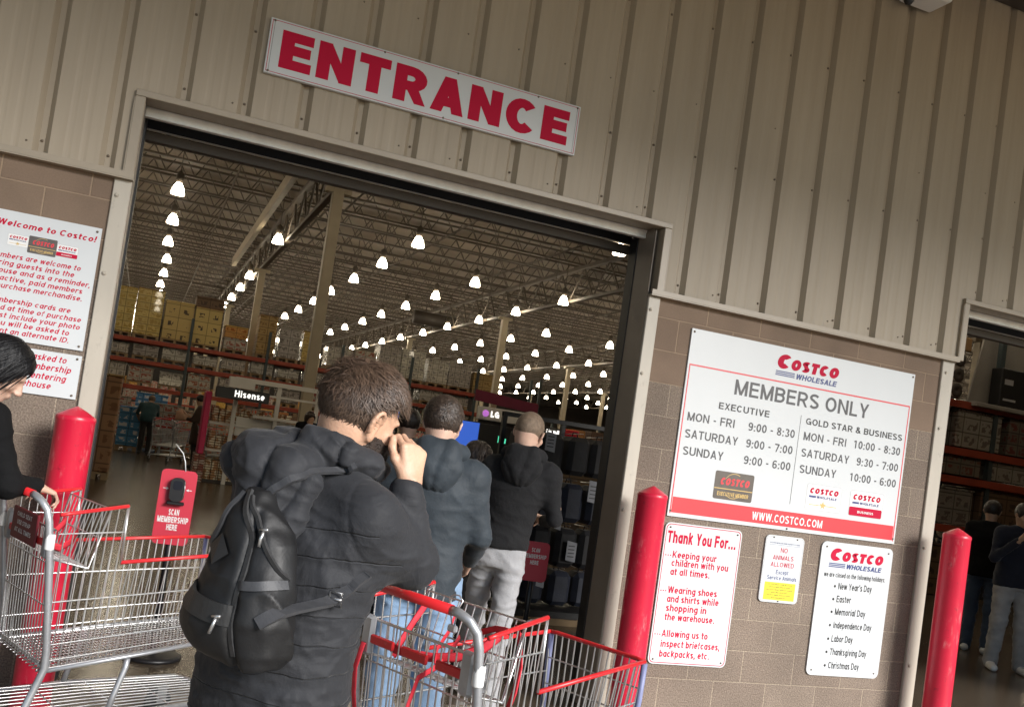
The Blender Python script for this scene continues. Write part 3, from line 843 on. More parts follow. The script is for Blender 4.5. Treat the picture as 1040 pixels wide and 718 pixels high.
# three printed cards
def card_black(t, x0, x1, z0, z1, s=1):
    m = MB(); m.add([(x, -.0007, z) for x, z in rrect(x0, x1, z0, z1, .014 * s)], [tuple(range(24))]); c = m.build('card_print', 'cardblack', t)
    m = MB(); W_ = x1 - x0; H_ = z1 - z0
    text(m, 'COSTCO', x0 + W_ * .14, z0 + H_ * .52, H_ * .26, W_ * .74, h=.15, shear=.2, y=-.0013); m.build('red_wordmark', 'redlite', c)
    m = MB(); rect(m, x0 + .003, x1 - .003, z0 + H_ * .37, z0 + H_ * .40, -.0012)
    text(m, 'EXECUTIVE MEMBER', x0 + W_ * .10, z0 + H_ * .13, H_ * .14, W_ * .80, h=.10, y=-.0013)
    q = arc(x0 + W_ * .5, z0 + H_ * .50, H_ * .44, H_ * .44, 60, 150, 8) 
    for a in (q, arc(x0 + W_ * .5, z0 + H_ * .50, H_ * .44, H_ * .44, 230, 310, 8)):
        m.add([(px, -.0010, pz) for px, pz in a] + [(px, -.0010, pz + .004 * s) for px, pz in a], [(i, i + 1, len(a) + i + 1, len(a) + i) for i in range(len(a) - 1)])
    m.build('gold_print', 'gold', c)
def card_white(t, x0, x1, z0, z1, red, s=1):
    m = MB(); m.add([(x, -.0007, z) for x, z in rrect(x0, x1, z0, z1, .014 * s)], [tuple(range(24))]); c = m.build('card_print', 'sgrey', t)
    e = .0028 * s
    m = MB(); m.add([(x, -.0010, z) for x, z in rrect(x0 + e, x1 - e, z0 + e, z1 - e, .012 * s)], [tuple(range(24))]); m.build('card_face', 'whitevinyl', c)
    W_ = x1 - x0; H_ = z1 - z0
    m = MB(); text(m, 'COSTCO', x0 + W_ * .08, z0 + H_ * .64, H_ * .22, W_ * .82, h=.15, shear=.2, y=-.0016)
    if red:
        m.add([(x, -.0013, z) for x, z in rrect(x0 + e, x1 - e, z0 + e, z0 + H_ * .36, .010 * s)], [tuple(range(24))])
    m.build('red_wordmark', 'crimson', c)
    m = MB(); text(m, 'WHOLESALE', x0 + W_ * .30, z0 + H_ * .47, H_ * .10, W_ * .58, h=.11, y=-.0016)
    rect(m, x0 + W_ * .08, x0 + W_ * .28, z0 + H_ * .48, z0 + H_ * .56, -.0016); m.build('blue_wordmark', 'blue', c)
    if red:
        m = MB(); text(m, 'BUSINESS', x0 + W_ * .26, z0 + H_ * .13, H_ * .09, W_ * .48, h=.10, y=-.0020); m.build('white_print', 'whitevinyl', c)
    else:
        m = MB(); rect(m, x0 + W_ * .10, x1 - W_ * .10, z0 + H_ * .19, z0 + H_ * .22, -.0015)
        cx, cz = x0 + W_ * .5, z0 + H_ * .22
        st = []
        for k in range(10):
            rr = H_ * (.17 if k % 2 == 0 else .07); a = R(90 + 36 * k); st.append((cx + rr * math.cos(a), -.0018, cz + rr * math.sin(a)))
        m.add(st + [(cx, -.0018, cz)], [(k, (k + 1) % 10, 10) for k in range(10)])
        m.build('gold_print', 'gold', c)
card_black(t, .313, .612, .147, .327)
card_white(t, 1.040, 1.328, .158, .330, False)
card_white(t, 1.405, 1.692, .156, .330, True)
bolts(t, [(.018, H - .02), (W - .018, H - .02), (.018, .035), (W - .018, .035), (W / 2, .012)], .0065)

# --- Thank You For...
t, W, H = sign_panel('white rounded notice headed by a big red thank you, right beside the middle bollard', 'courtesy_sign', 3.157, .325, 3.732, 1.212, .035)
m = MB()
ring(m, rrect(.008, W - .008, .008, H - .008, .03), rrect(.0125, W - .0125, .0125, H - .0125, .027), -.0006); m.build('border_line', 'crimson', t)
m = MB(); text(m, 'Thank You For...', .022, .760, .076, .515, h=.105, y=-.0006, gap=.10); m.build('heading', 'crimson', t)
m = MB()
for x, z, s, wd in ((.077, .668, 'Keeping your', .327), (.077, .616, 'children with you', .424), (.077, .560, 'at all times.', .293),
                    (.077, .446, 'Wearing shoes', .366), (.079, .390, 'and shirts while', .385), (.080, .333, 'shopping in', .30), (.080, .276, 'the warehouse.', .370),
                    (.075, .172, 'Allowing us to', .34), (.077, .108, 'inspect briefcases,', .44), (.077, .046, 'backpacks, etc.', .370)):
    text(m, s, x, z, .044, wd, h=.088, y=-.0006, gap=.11)
for z in (.678, .455, .182): text(m, '...', .022, z, .040, .045, h=.08, y=-.0006)
m.build('lettering', 'crimson', t)
bolts(t, [(.035, H - .03), (W - .035, H - .03), (.035, .03), (W - .035, .03)], .006)

# --- No animals
t, W, H = sign_panel('small narrow rounded notice with a yellow lower block hanging under the hours board', 'no_animals_sign', 3.922, .772, 4.231, 1.211, .03)
m = MB(); ring(m, rrect(.006, W - .006, .006, H - .006, .026), rrect(.009, W - .009, .009, H - .009, .024), -.0006); m.build('border_line', 'sgrey', t)
m = MB()
text(m, 'NO', W * .5, .329, .032, .055, h=.07, y=-.0006, align='c'); text(m, 'ANIMALS', W * .5, .281, .030, .165, h=.07, y=-.0006, align='c'); text(m, 'ALLOWED', W * .5, .235, .030, .186, h=.07, y=-.0006, align='c')
m.build('lettering', 'crimson', t)
m = MB()
text(m, 'Except', W * .52, .187, .027, .10, h=.07, y=-.0006, align='c'); text(m, 'Service Animals', W * .53, .149, .027, .236, h=.07, y=-.0006, align='c')
text(m, 'STATE HEALTH AND SAFETY CODE', W * .5, .386, .009, .24, h=.07, y=-.0006, align='c')
rect(m, .03, W - .03, .377, .3785, -.0006)
m.build('blue_lettering', 'blue', t)
m = MB(); rect(m, .033, W - .028, .016, .133, -.0006); m.build('yellow_block', 'yellow', t)
m = MB()
for k, wd in enumerate((.20, .17, .21, .13, .19, .12)): text(m, 'service dogs only in store', W * .5, .116 - k * .0175, .0075, wd, h=.08, y=-.0010, align='c')
m.build('small_print', 'ink', t)
bolts(t, [(.06, H - .014), (W - .06, H - .014), (W / 2, .010)], .005)

# --- Holidays
t, W, H = sign_panel('white rounded holiday closing notice with a bulleted list, nearest the far bollard', 'holiday_sign', 4.380, .315, 4.993, 1.214, .04)
costco_logo(t, .072, .775, .455, .078)
m = MB()
text(m, 'we are closed on the following holidays:', .045, .664, .034, .525, h=.085, y=-.0006, gap=.10)
for z, s, wd in ((.585, "New Year's Day", .29), (.498, 'Easter', .122), (.412, 'Memorial Day', .262), (.322, 'Independence Day', .329), (.230, 'Labor Day', .182), (.141, 'Thanksgiving Day', .314), (.050, 'Christmas Day', .264)):
    text(m, s, .176, z, .046, wd, h=.085, y=-.0006, gap=.10)
    m.add([(.148 + .0095 * math.cos(R(30 * q)), -.0006, z + .019 + .0095 * math.sin(R(30 * q))) for q in range(12)], [tuple(range(12))])
m.build('lettering', 'inkb', t)
bolts(t, [(.04, H - .035), (W - .04, H - .035), (.04, .035), (W - .04, .035)], .006)

# --- Welcome, and the small one under it
t, W, H = sign_panel('tall white welcome notice in red italics on the left block wall, above a smaller one', 'welcome_sign', -.93, 1.697, -.311, 2.319, 0)
ox = W  # local x measured from the right edge
m = MB()
SH = .22
text(m, 'Welcome to Costco!', .375, .548, .030, .445, h=.095, y=-.0006, shear=SH, align='c', gap=.12)
for z, s, wd in ((.392, 'Members are welcome to', .42), (.355, 'bring guests into the', .37), (.318, 'warehouse and as a reminder,', .535), (.281, 'only active, paid members', .47), (.244, 'may purchase merchandise.', .48),
                 (.176, 'Membership cards are', .39), (.139, 'required at time of purchase', .50), (.102, 'and must include your photo', .50), (.065, 'or you will be asked to', .41), (.028, 'present an alternate ID.', .42)):
    text(m, s, .345, z, .026, wd * .97, h=.082, y=-.0006, shear=SH, align='c', gap=.12)
m.build('lettering', 'crimson', t)
card_white(t, ox - .410, ox - .317, .456, .512, False, .35)
card_black(t, ox - .318, ox - .190, .436, .520, .4)
card_white(t, ox - .190, ox - .092, .446, .505, True, .35)
bolts(t, [(W - .02, H - .02), (W - .02, .02), (.02, H - .02), (.02, .02)], .006)
t, W, H = sign_panel('small white notice of four red italic lines below the tall welcome notice', 'membership_sign', -.81, 1.452, -.308, 1.671, 0)
m = MB()
for z, s, wd in ((.170, 'You may be asked to', .375), (.124, 'show your membership', .43), (.078, 'card before entering', .395), (.034, 'the warehouse', .27)):
    text(m, s, .245, z, .032, wd, h=.082, y=-.0006, shear=SH, align='c', gap=.12)
m.build('lettering', 'crimson', t)
bolts(t, [(W - .02, H - .018), (W - .02, .018), (.02, H - .018)], .006)

# --- white light fitting on the wall up by the canopy
t = thing('wall_light', 'white box shaped light fitting on the ribbed wall just under the canopy', 'light', (4.53, 5.07, 5.000))
m = MB(); m.prism(rrect(-.16, .16, -.07, .09, .04), -.20, -.03); m.build('housing', 'whitevinyl', t)
m = MB(); m.lathe([(.03, -.02), (.035, -.06), (.02, -.085), (.001, -.09)], 12, (-.12, -.10, -.03), 'z'); m.build('sensor', 'blackplastic', t)
m = MB(); m.box(-.05, .05, -.03, 0, -.05, .07); m.build('bracket', 'galv', t)

# ================================================================== BOLLARDS
def bollard(x, y, label):
    t = thing('bollard', label, 'bollard', (x, y, 0), random.uniform(0, 6), 'red bollards guarding the door jambs')
    m = MB(); m.lathe([(.091, .004), (.091, .03), (.0885, .05), (.0885, 1.352), (.0905, 1.358), (.0905, 1.372), (.086, 1.380)], 40); m.build('sleeve', 'bollard', t)
    m = MB(); m.lathe([(.086, 1.380), (.045, 1.405), (.006, 1.425), (.0005, 1.426)], 40, smooth=True); m.build('cone_cap', 'bollard', t)
    return t
bollard(-.277, 4.85, 'fat red bollard with a cone cap behind the empty cart by the welcome notices')
bollard(2.891, 4.85, 'red bollard with a cone cap covering the jamb beside the thank you notice')
bollard(5.296, 4.85, 'red bollard with a cone cap before the second doorway beyond the hours board')

# ================================================================== INTERIOR GOODS
def carton_mat(name, col, print_col, px, pz, fill=0.5, tape=None, rough=0.7, wrap=0.0):
    """A stack of printed cartons: cell seams and a printed patch on every carton face, laid out in object space."""
    m = bpy.data.materials.new(name); m.use_nodes = True
    n, L = m.node_tree.nodes, m.node_tree.links
    b = n['Principled BSDF']; b.inputs['Roughness'].default_value = rough
    tc = n.new('ShaderNodeTexCoord'); sx = n.new('ShaderNodeSeparateXYZ'); L.new(tc.outputs['Object'], sx.inputs[0])
    ad = n.new('ShaderNodeMath'); ad.operation = 'ADD'; L.new(sx.outputs['X'], ad.inputs[0]); L.new(sx.outputs['Y'], ad.inputs[1])
    cx = n.new('ShaderNodeCombineXYZ'); L.new(ad.outputs[0], cx.inputs['X']); L.new(sx.outputs['Z'], cx.inputs['Y'])
    bt = n.new('ShaderNodeTexBrick'); bt.offset = 0; bt.inputs['Scale'].default_value = 1
    bt.inputs['Brick Width'].default_value = px; bt.inputs['Row Height'].default_value = pz
    bt.inputs['Mortar Size'].default_value = .012; bt.inputs['Mortar Smooth'].default_value = .2
    c1 = col; c2 = tuple(c * .8 for c in col)
    bt.inputs['Color1'].default_value = (*c1, 1); bt.inputs['Color2'].default_value = (*c2, 1); bt.inputs['Mortar'].default_value = (*[c * .35 for c in col], 1)
    L.new(cx.outputs[0], bt.inputs['Vector'])
    b2 = n.new('ShaderNodeTexBrick'); b2.offset = 0; b2.inputs['Scale'].default_value = 1
    b2.inputs['Brick Width'].default_value = px; b2.inputs['Row Height'].default_value = pz
    b2.inputs['Mortar Size'].default_value = min(px, pz) * (1 - fill) * .5; b2.inputs['Mortar Smooth'].default_value = 0
    b2.inputs['Color1'].default_value = (1, 1, 1, 1); b2.inputs['Color2'].default_value = (1, 1, 1, 1); b2.inputs['Mortar'].default_value = (0, 0, 0, 1)
    L.new(cx.outputs[0], b2.inputs['Vector'])
    nz = n.new('ShaderNodeTexNoise'); nz.inputs['Scale'].default_value = 9; nz.inputs['Detail'].default_value = 3; L.new(tc.outputs['Object'], nz.inputs['Vector'])
    gt = n.new('ShaderNodeMath'); gt.operation = 'GREATER_THAN'; gt.inputs[1].default_value = .5; L.new(nz.outputs['Fac'], gt.inputs[0])
    ml = n.new('ShaderNodeMath'); ml.operation = 'MULTIPLY'; L.new(b2.outputs['Color'], ml.inputs[0]); L.new(gt.outputs[0], ml.inputs[1])
    mx = n.new('ShaderNodeMix'); mx.data_type = 'RGBA'; mx.inputs['B'].default_value = (*print_col, 1)
    L.new(ml.outputs[0], mx.inputs['Factor']); L.new(bt.outputs['Color'], mx.inputs['A'])
    oi = n.new('ShaderNodeObjectInfo'); vr = n.new('ShaderNodeMapRange'); vr.inputs['To Min'].default_value = .95; vr.inputs['To Max'].default_value = 1.5; L.new(oi.outputs['Random'], vr.inputs['Value'])
    hs = n.new('ShaderNodeHueSaturation'); L.new(mx.outputs['Result'], hs.inputs['Color']); L.new(vr.outputs['Result'], hs.inputs['Value'])
    hr = n.new('ShaderNodeMapRange'); hr.inputs['To Min'].default_value = .48; hr.inputs['To Max'].default_value = .525; L.new(oi.outputs['Random'], hr.inputs['Value']); L.new(hr.outputs['Result'], hs.inputs['Hue'])
    L.new(hs.outputs['Color'], b.inputs['Base Color'])
    of = n.new('ShaderNodeVectorMath'); of.operation = 'ADD'; L.new(tc.outputs['Object'], of.inputs[0])
    cb = n.new('ShaderNodeMath'); cb.operation = 'MULTIPLY'; cb.inputs[1].default_value = 37.0; L.new(oi.outputs['Random'], cb.inputs[0]); L.new(cb.outputs[0], of.inputs[1]); L.new(of.outputs[0], nz.inputs['Vector'])
    if wrap:
        b.inputs['Roughness'].default_value = .25; b.inputs['Coat Weight'].default_value = wrap
        wv = n.new('ShaderNodeTexNoise'); wv.inputs['Scale'].default_value = 7; wv.inputs['Detail'].default_value = 3; L.new(tc.outputs['Object'], wv.inputs['Vector'])
        bp = n.new('ShaderNodeBump'); bp.inputs['Strength'].default_value = .8; bp.inputs['Distance'].default_value = .05; L.new(wv.outputs['Fac'], bp.inputs['Height']); L.new(bp.outputs['Normal'], b.inputs['Normal'])
    return m
M['c_yel'] = carton_mat('yellow_cartons', (0.42, 0.27, 0.085), (0.28, 0.16, 0.04), .46, .25, .6, wrap=.4)
M['c_win'] = carton_mat('tan_cartons', (0.46, 0.32, 0.13), (0.06, 0.04, 0.03), .48, .46, .35)
M['c_dark'] = carton_mat('dark_cartons', (0.12, 0.07, 0.04), (0.05, 0.03, 0.02), .5, .3)
M['c_or'] = carton_mat('orange_cartons', (0.50, 0.26, 0.07), (0.3, 0.1, 0.02), .4, .2)
M['c_wh'] = carton_mat('white_cartons', (0.40, 0.36, 0.30), (0.26, 0.08, 0.06), .4, .23, .7)
M['c_gr'] = carton_mat('grey_wrapped_cartons', (0.36, 0.33, 0.29), (0.16, 0.14, 0.12), .45, .3, .6, wrap=.8)
M['c_tp'] = carton_mat('white_paper_packs', (0.44, 0.40, 0.34), (0.20, 0.18, 0.17), .24, .22, .55, wrap=.3)
M['c_br'] = carton_mat('brown_cartons', (0.30, 0.17, 0.075), (0.16, 0.08, 0.03), .42, .28, .5)
M['c_prod'] = carton_mat('mixed_products', (0.42, 0.36, 0.30), (0.45, 0.05, 0.04), .2, .16, .7)
M['c_book'] = carton_mat('stacked_books', (0.40, 0.17, 0.10), (0.55, 0.48, 0.38), .12, .05, .7)
M['c_blue'] = carton_mat('blue_packs', (0.07, 0.22, 0.40), (0.5, 0.5, 0.5), .3, .2, .5)
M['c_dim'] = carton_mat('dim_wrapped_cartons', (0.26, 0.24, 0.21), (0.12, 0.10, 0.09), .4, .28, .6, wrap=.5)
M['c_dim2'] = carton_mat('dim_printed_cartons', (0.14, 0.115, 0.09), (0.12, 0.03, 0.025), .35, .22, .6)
M['c_blk'] = carton_mat('black_packs', (0.02, 0.02, 0.022), (0.10, 0.10, 0.11), .22, .26, .5)

def load(label, x0, x1, z0, z1, m, y0=35.05, dep=1.0, pal=True, group=None, name='pallet_load', cat='pallet load', lid=True):
    t = thing(name, label, cat, ((x0 + x1) / 2, y0, z0), 0, group)
    W, H = (x1 - x0) / 2, z1 - z0
    zb = .13 if pal and H > .4 else 0
    mb = MB(); mb.box(-W, W, 0, dep, zb, H, .02); mb.build('carton_stack', m, t)
    if zb:
        p = MB()
        for k in range(3): p.box(-W + k * (2 * W - .1) / 2, -W + k * (2 * W - .1) / 2 + .1, 0.01, dep - .01, 0, .09)
        p.box(-W, W, 0.0, dep, .09, .125); p.build('pallet', 'pallet', t)
    if lid:
        c = MB(); c.box(-W - .015, W + .015, -.015, dep + .015, H, H + .035, .01); c.build('top_sheet', m, t)
    return t

# --- long pallet rack parallel to the front
rk = thing('storage_rack', 'long orange red pallet rack of several levels across the back left of the store', 'rack', (0, 35, 0))
bays = [(-4.2 + 2.74 * k) for k in range(8)]
ub = MB()
for yy in (0, 1.0): ub.box(-.05, .05, yy - .04, yy + .04, 0, 4.5)
for z in (.3, 1.0, 1.7, 2.4, 3.1, 3.8): ub.tube([(0, 0, z), (0, 1.0, z + .6)], .018, 4)
u0 = ub.build('upright', 'rackblue', rk, (bays[0], 0, 0))
for x in bays[1:]:
    c = u0.copy(); COL.objects.link(c); c.parent = rk; c.location = (x, 0, 0)
bm_ = MB()
for yy in (-.055, 1.03): bm_.box(.055, 2.685, yy - .025, yy + .025, -.14, 0)
b0 = None
for x in bays[:-1]:
    for z in (1.86, 2.76, 3.50):
        if b0 is None: b0 = bm_.build('beam', 'rackred', rk, (x, 0, z))
        else:
            c = b0.copy(); COL.objects.link(c); c.parent = rk; c.location = (x, 0, z)
dk_ = MB(); dk_.box(bays[0], bays[-1], -.02, 1.0, -.03, -.005)
for z in (1.87, 2.77, 3.51): dk_.build('wire_deck', 'galv', rk, (0, 0, z))
T = 3.52
G = 'pallet loads on the long orange rack'
for a in (
    ('tall yellow carton load at the far left end of the rack top', -2.9, -1.42, T, 5.2, 'c_yel'),
    ('yellow carton load on the rack top, second from its left end', -1.36, -.70, T, 5.19, 'c_yel'),
    ('tallest glossy yellow carton load right before the tan ones', -.66, .22, T, 5.25, 'c_yel'),
    ('tan carton load with dark window prints beside the yellow stacks', .28, 1.27, T, 4.98, 'c_win'),
    ('second tan carton load with dark prints, capped by dark boxes', 1.32, 2.26, T, 4.93, 'c_win'),
    ('flat layer of dark boxes lying across the second tan load', 1.28, 2.26, 4.97, 5.31, 'c_dark'),
    ('white cartons with red print under a row of orange ones', 2.42, 3.24, T, 4.02, 'c_wh'),
    ('orange cartons sitting on white red printed cartons', 2.42, 3.22, 4.06, 4.46, 'c_or'),
    ('tall plain brown load behind the slim tan column', 3.58, 4.22, T, 5.07, 'c_br'),
    ('tall silvery film wrapped load left of the nearest tan column', 4.36, 5.14, T, 4.73, 'c_gr'),
    ('narrow yellow load just behind the nearest tan column', 5.24, 5.70, T, 4.75, 'c_yel'),
    ('low white carton load right of the nearest tan column', 6.20, 7.16, T, 4.37, 'c_tp'),
    ('low plain pale load just above the dark haired head', 7.21, 8.06, T, 4.38, 'c_wh'),
    ('tall white paper pack stack, leftmost of the four on the rack top', 8.18, 9.04, T, 4.77, 'c_tp'),
    ('tall white paper pack stack, second of the four on the rack top', 9.08, 10.02, T, 4.74, 'c_tp'),
    ('shorter white paper pack stack, third of the four on the rack top', 10.16, 11.0, T, 4.55, 'c_tp'),
    ('white paper pack stack at the right end of the rack top', 11.05, 11.98, T, 4.58, 'c_tp'),
    ('brown cardboard load closing the right end of the rack top', 12.1, 12.9, T, 4.3, 'c_br')):
    load(a[0], a[1], a[2], a[3], a[4], a[5], group=G, pal=a[3] < 3.6)
for i, (x0, x1) in enumerate(((-3.9, -2.9), (-2.6, -1.6), (-1.36, -.70), (-.56, .29), (.42, 1.29), (1.48, 2.30), (2.46, 3.30), (3.50, 4.30), (4.48, 5.26), (5.5, 6.4), (6.6, 7.4), (7.7, 8.6), (8.8, 9.6), (10.0, 10.9), (11.2, 12.0))):
    load('film wrapped grey load in the middle level of the orange rack', x0, x1, 2.78, 3.26 + .06 * math.sin(i * 2.1), ('c_gr', 'c_gr', 'c_tp', 'c_gr')[i % 4], group='wrapped loads in the middle rack level')
for i, (x0, x1) in enumerate(((-2.6, -1.6), (-1.26, -.68), (-.62, .23), (.45, 1.27), (1.38, 2.20), (2.5, 3.3), (3.5, 4.3), (4.6, 5.4), (5.6, 6.5), (6.7, 7.5), (7.8, 8.7), (9.0, 9.9), (10.2, 11.1), (11.3, 12.1))):
    load('white carton load in the lower level of the orange rack', x0, x1, 1.88, 2.50 + .06 * math.sin(i * 1.7), ('c_wh', 'c_tp', 'c_wh', 'c_gr')[i % 4], group='white loads in the lower rack level')
for i in range(12):
    x0 = -2.6 + i * 1.2
    load('mixed packets stacked on the floor under the orange rack', x0, x0 + 1.05, 0.004, 1.2 + .4 * (i % 3) / 2, ('c_prod', 'c_wh', 'c_blue', 'c_br', 'c_prod')[i % 5], dep=1.1, y0=34.6, group='floor stacks under the orange rack')
# --- further racks, deeper in the store
for lab, xa, xb, yv in (('low red beamed rack full of dark goods beyond the televisions', 15, 30, 40), ('far rack of dark goods across the back of the store', -14, 34, 74)):
    r2 = thing('storage_rack', lab, 'rack', (xa, yv, 0))
    k = xa
    while k <= xb:
        m = MB(); m.box(-.05, .05, 0, .1, 0, 3.2); m.box(-.05, .05, 1.0, 1.1, 0, 3.2); m.tube([(0, .1, .3), (0, 1.0, 1.1)], .02, 4); m.build('upright', 'rackblue', r2, (k - xa, 0, 0)); k += 3
    for z in (1.3, 2.2):
        m = MB(); m.box(0, xb - xa, -.03, .03, z - .14, z); m.box(0, xb - xa, 1.05, 1.1, z - .14, z); m.build('beam', 'rackred', r2)
    q = xa + .1; i = 0
    while q < xb - 1.1:
        for z, hh in ((.004, .95), (1.31, .6), (2.21, .7)):
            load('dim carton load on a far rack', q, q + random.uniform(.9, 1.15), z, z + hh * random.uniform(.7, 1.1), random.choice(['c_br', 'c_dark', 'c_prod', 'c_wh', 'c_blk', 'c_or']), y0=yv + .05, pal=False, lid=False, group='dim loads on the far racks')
        q += 1.25; i += 1
# --- brown carton tower and blue packs near the left edge of the doorway
load('head high tower of brown cartons just inside the left jamb', -.82, -.36, .004, 1.78, 'c_br', y0=17.2, dep=.9)
load('low blue packs stacked beside the person in teal', -.5, .05, .004, 1.15, 'c_blue', y0=26.8, dep=.8)
load('pale boxes on an orange display table beside the person in teal', .1, 1.1, .004, 1.35, 'c_wh', y0=27.6, dep=.8)
load('low mixed goods near the person in the brown coat', 1.0, 2.2, .004, 1.25, 'c_prod', y0=26.5, dep=1)
# --- demonstration booth with a dark header
M['dimwhite'] = mat('dimmed_white_face', (.30, .28, .25), rough=.6, var=.08)  # white board with the doorway's dimness put into a greyer colour
M['pinkpanel'] = mat('pink_panel', (0.62, 0.03, 0.12), rough=0.5, var=.05)
M['boothwhite'] = mat('booth_white', (0.74, 0.72, 0.68), rough=0.5, var=.06)
M['screenblue'] = mat('blue_screen', (0.02, 0.05, 0.2), rough=0.3, var=0, emit=(0.05, 0.16, 0.75), es=0.45)
M['signglow'] = mat('glowing_letters', (0.8, 0.8, 0.8), rough=0.4, var=0, emit=(1, 0.97, 0.9), es=0.8)  # white letters given an emission of their own
M['greenglow'] = mat('green_screen_text', (0.05, 0.5, 0.3), rough=0.4, var=0, emit=(0.1, 0.85, 0.5), es=0.6)
M['purple'] = mat('purple_logo_glow', (0.4, 0.08, 0.5), rough=0.4, var=0, emit=(0.75, 0.25, 0.9), es=0.35)
bt_ = thing('display_booth', 'white framed display booth with a dark header board carrying white letters', 'booth', (1.62, 19, 0))
m = MB()
for x in (.12, .95, 1.75): m.box(x - .04, x + .04, .3, .38, 0, 2.15)
m.box(.06, 1.80, .28, .40, 2.08, 2.17); m.box(.5, 1.78, .29, .39, 1.86, 1.90); m.box(.5, 1.78, .29, .39, 1.40, 1.46); m.box(-.05, .45, .26, .6, 1.95, 2.16)
m.build('frame', 'boothwhite', bt_)
m = MB(); m.box(-.30, .74, .05, .25, 1.71, 1.93, .01); hb = m.build('header_board', 'blackplastic', bt_)
m = MB(); text(m, 'Hisense', .06, 1.765, .13, .58, h=.10, y=.045); m.build('lettering', 'signglow', hb)
m = MB(); m.box(.2, 1.7, .42, .46, 1.0, 1.38); m.build('back_panel', 'boothwhite', bt_)
t = thing('end_panel', 'bright pink upright panel at the end of a book table', 'panel', (1.22, 19.6, 0))
m = MB(); m.box(-.06, .06, -.3, .3, .55, 1.80, .02); m.build('panel', 'pinkpanel', t)
m = MB(); m.box(-.10, .10, -.35, .35, .004, .55); m.build('base', 'c_book', t)
t = thing('book_table', 'low table of stacked books with pale shelf edges behind the pink panel', 'table', (2.0, 19.8, 0))
for z in (.62, 1.16): 
    m = MB(); m.box(-.7, .9, -.4, .5, z, z + .05, .012); m.build('shelf', 'boothwhite', t)
for z, hh in ((.68, .38), (1.22, .36), (.06, .5)):
    m = MB()
    x = -.66
    while x < .8:
        ww = random.uniform(.10, .2); m.box(x, x + ww - .015, -.32, .2, z, z + hh * random.uniform(.6, 1), .004); x += ww
    tag(m.build('books', 'c_book', t), kind='stuff')
m = MB(); m.box(-.7, .9, -.35, .5, .004, .06); m.build('base', 'dkbrown', t)
# --- television wall further right
def tv(label, x, y, z0, w_, h_, scr, txt=None):
    t = thing('television', label, 'television', (x, y, 0))
    m = MB(); m.box(-w_ / 2, w_ / 2, 0, .06, z0, z0 + h_, .01); m.build('casing', 'blackplastic', t)
    m = MB(); m.box(-w_ / 2 + .02, w_ / 2 - .02, -.004, 0, z0 + .02, z0 + h_ - .02); m.build('screen', scr, t)
    m = MB(); m.box(-.25, .25, -.02, .25, .004, .75, .01); m.box(-.06, .06, .02, .08, .75, z0 + .05); m.build('stand', 'blackplastic', t)
    if txt:
        m = MB(); text(m, txt, 0, z0 + h_ * .5, .13, h=.10, y=-.007, align='c'); m.build('lettering', 'greenglow', t)
    return t
tv('television showing a bright blue picture right of the second head', 5.65, 16.5, 1.42, .62, .52, 'screenblue')
tv('small blue television far behind the grey capped head', 5.5, 21.5, 1.78, .42, .36, 'screenblue')
tv('big dark television with green letters behind the buzz cut head', 6.62, 17.0, 1.28, 1.15, .66, 'blackplastic', 'hu')
t = thing('brand_header', 'pale header panel with a violet round emblem and white letters above the dark television', 'sign', (6.62, 17.3, 0))
m = MB(); m.box(-.45, .75, 0, .1, 2.02, 2.28, .01); m.build('panel', 'boothwhite', t)
m = MB(); m.box(-.4, .7, .1, .14, .004, 2.02); m.build('back_board', 'blackplastic', t)
m = MB(); m.lathe([(.0005, -.012), (.065, -.012), (.065, 0)], 18, (-.30, 0, 2.15), 'y'); m.build('emblem', 'purple', t)
m = MB(); text(m, 'LG', -.19, 2.09, .12, h=.13, y=-.003); m.build('lettering', 'signglow', t)
t = thing('store_sign', 'dark board with glowing white capitals to the right of the buzz cut head', 'sign', (7.0, 15.8, 0))
m = MB(); m.box(-.15, .32, 0, .06, 1.80, 2.02, .01); m.build('board', 'blackplastic', t)
m = MB(); text(m, 'PM', .0, 1.835, .15, .27, h=.16, y=-.003); m.build('lettering', 'signglow', t)
m = MB(); m.box(.05, .11, .02, .05, .004, 1.8); m.build('post', 'blackplastic', t)
t = thing('store_sign', 'small dark red board hung beyond the white capitals near the right jamb', 'sign', (7.55, 16, 0))
m = MB(); m.box(-.17, .22, 0, .06, 1.86, 2.04, .01); m.build('board', 'redlite', t)
m = MB(); text(m, 'SALE', -.1, 1.92, .06, .24, h=.1, y=-.003); m.build('lettering', 'crimson', t)
m = MB(); m.box(0, .05, .02, .05, .004, 1.86); m.build('post', 'blackplastic', t)
t = thing('store_banner', 'long red and violet banner hanging over the television displays', 'banner', (7.4, 19, 0))
m = MB(); m.prism([(-.75, 2.46), (.75, 2.36), (.75, 2.58), (-.75, 2.70)], 0, .03); m.build('cloth', mat('dark_red_banner', (.16, .012, .04), rough=.7), t)
m = MB(); m.tube([(-.75, .015, 2.70), (-.75, .015, 7.0)], .008, 4); m.tube([(.75, .015, 2.58), (.75, .015, 7.0)], .008, 4); m.build('cord', 'joist', t)
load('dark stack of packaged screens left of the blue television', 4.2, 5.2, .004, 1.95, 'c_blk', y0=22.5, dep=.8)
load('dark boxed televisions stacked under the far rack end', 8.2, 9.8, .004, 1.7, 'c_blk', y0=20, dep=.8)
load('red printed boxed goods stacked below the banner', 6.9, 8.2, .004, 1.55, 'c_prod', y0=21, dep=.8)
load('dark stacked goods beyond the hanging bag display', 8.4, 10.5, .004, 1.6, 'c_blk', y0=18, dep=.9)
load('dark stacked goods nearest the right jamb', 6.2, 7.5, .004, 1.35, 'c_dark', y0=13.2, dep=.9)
load('bottle green plants boxed on a stand above the grey cap', 6.9, 7.7, 1.9, 2.35, 'c_blk', y0=27, dep=.6, pal=False)
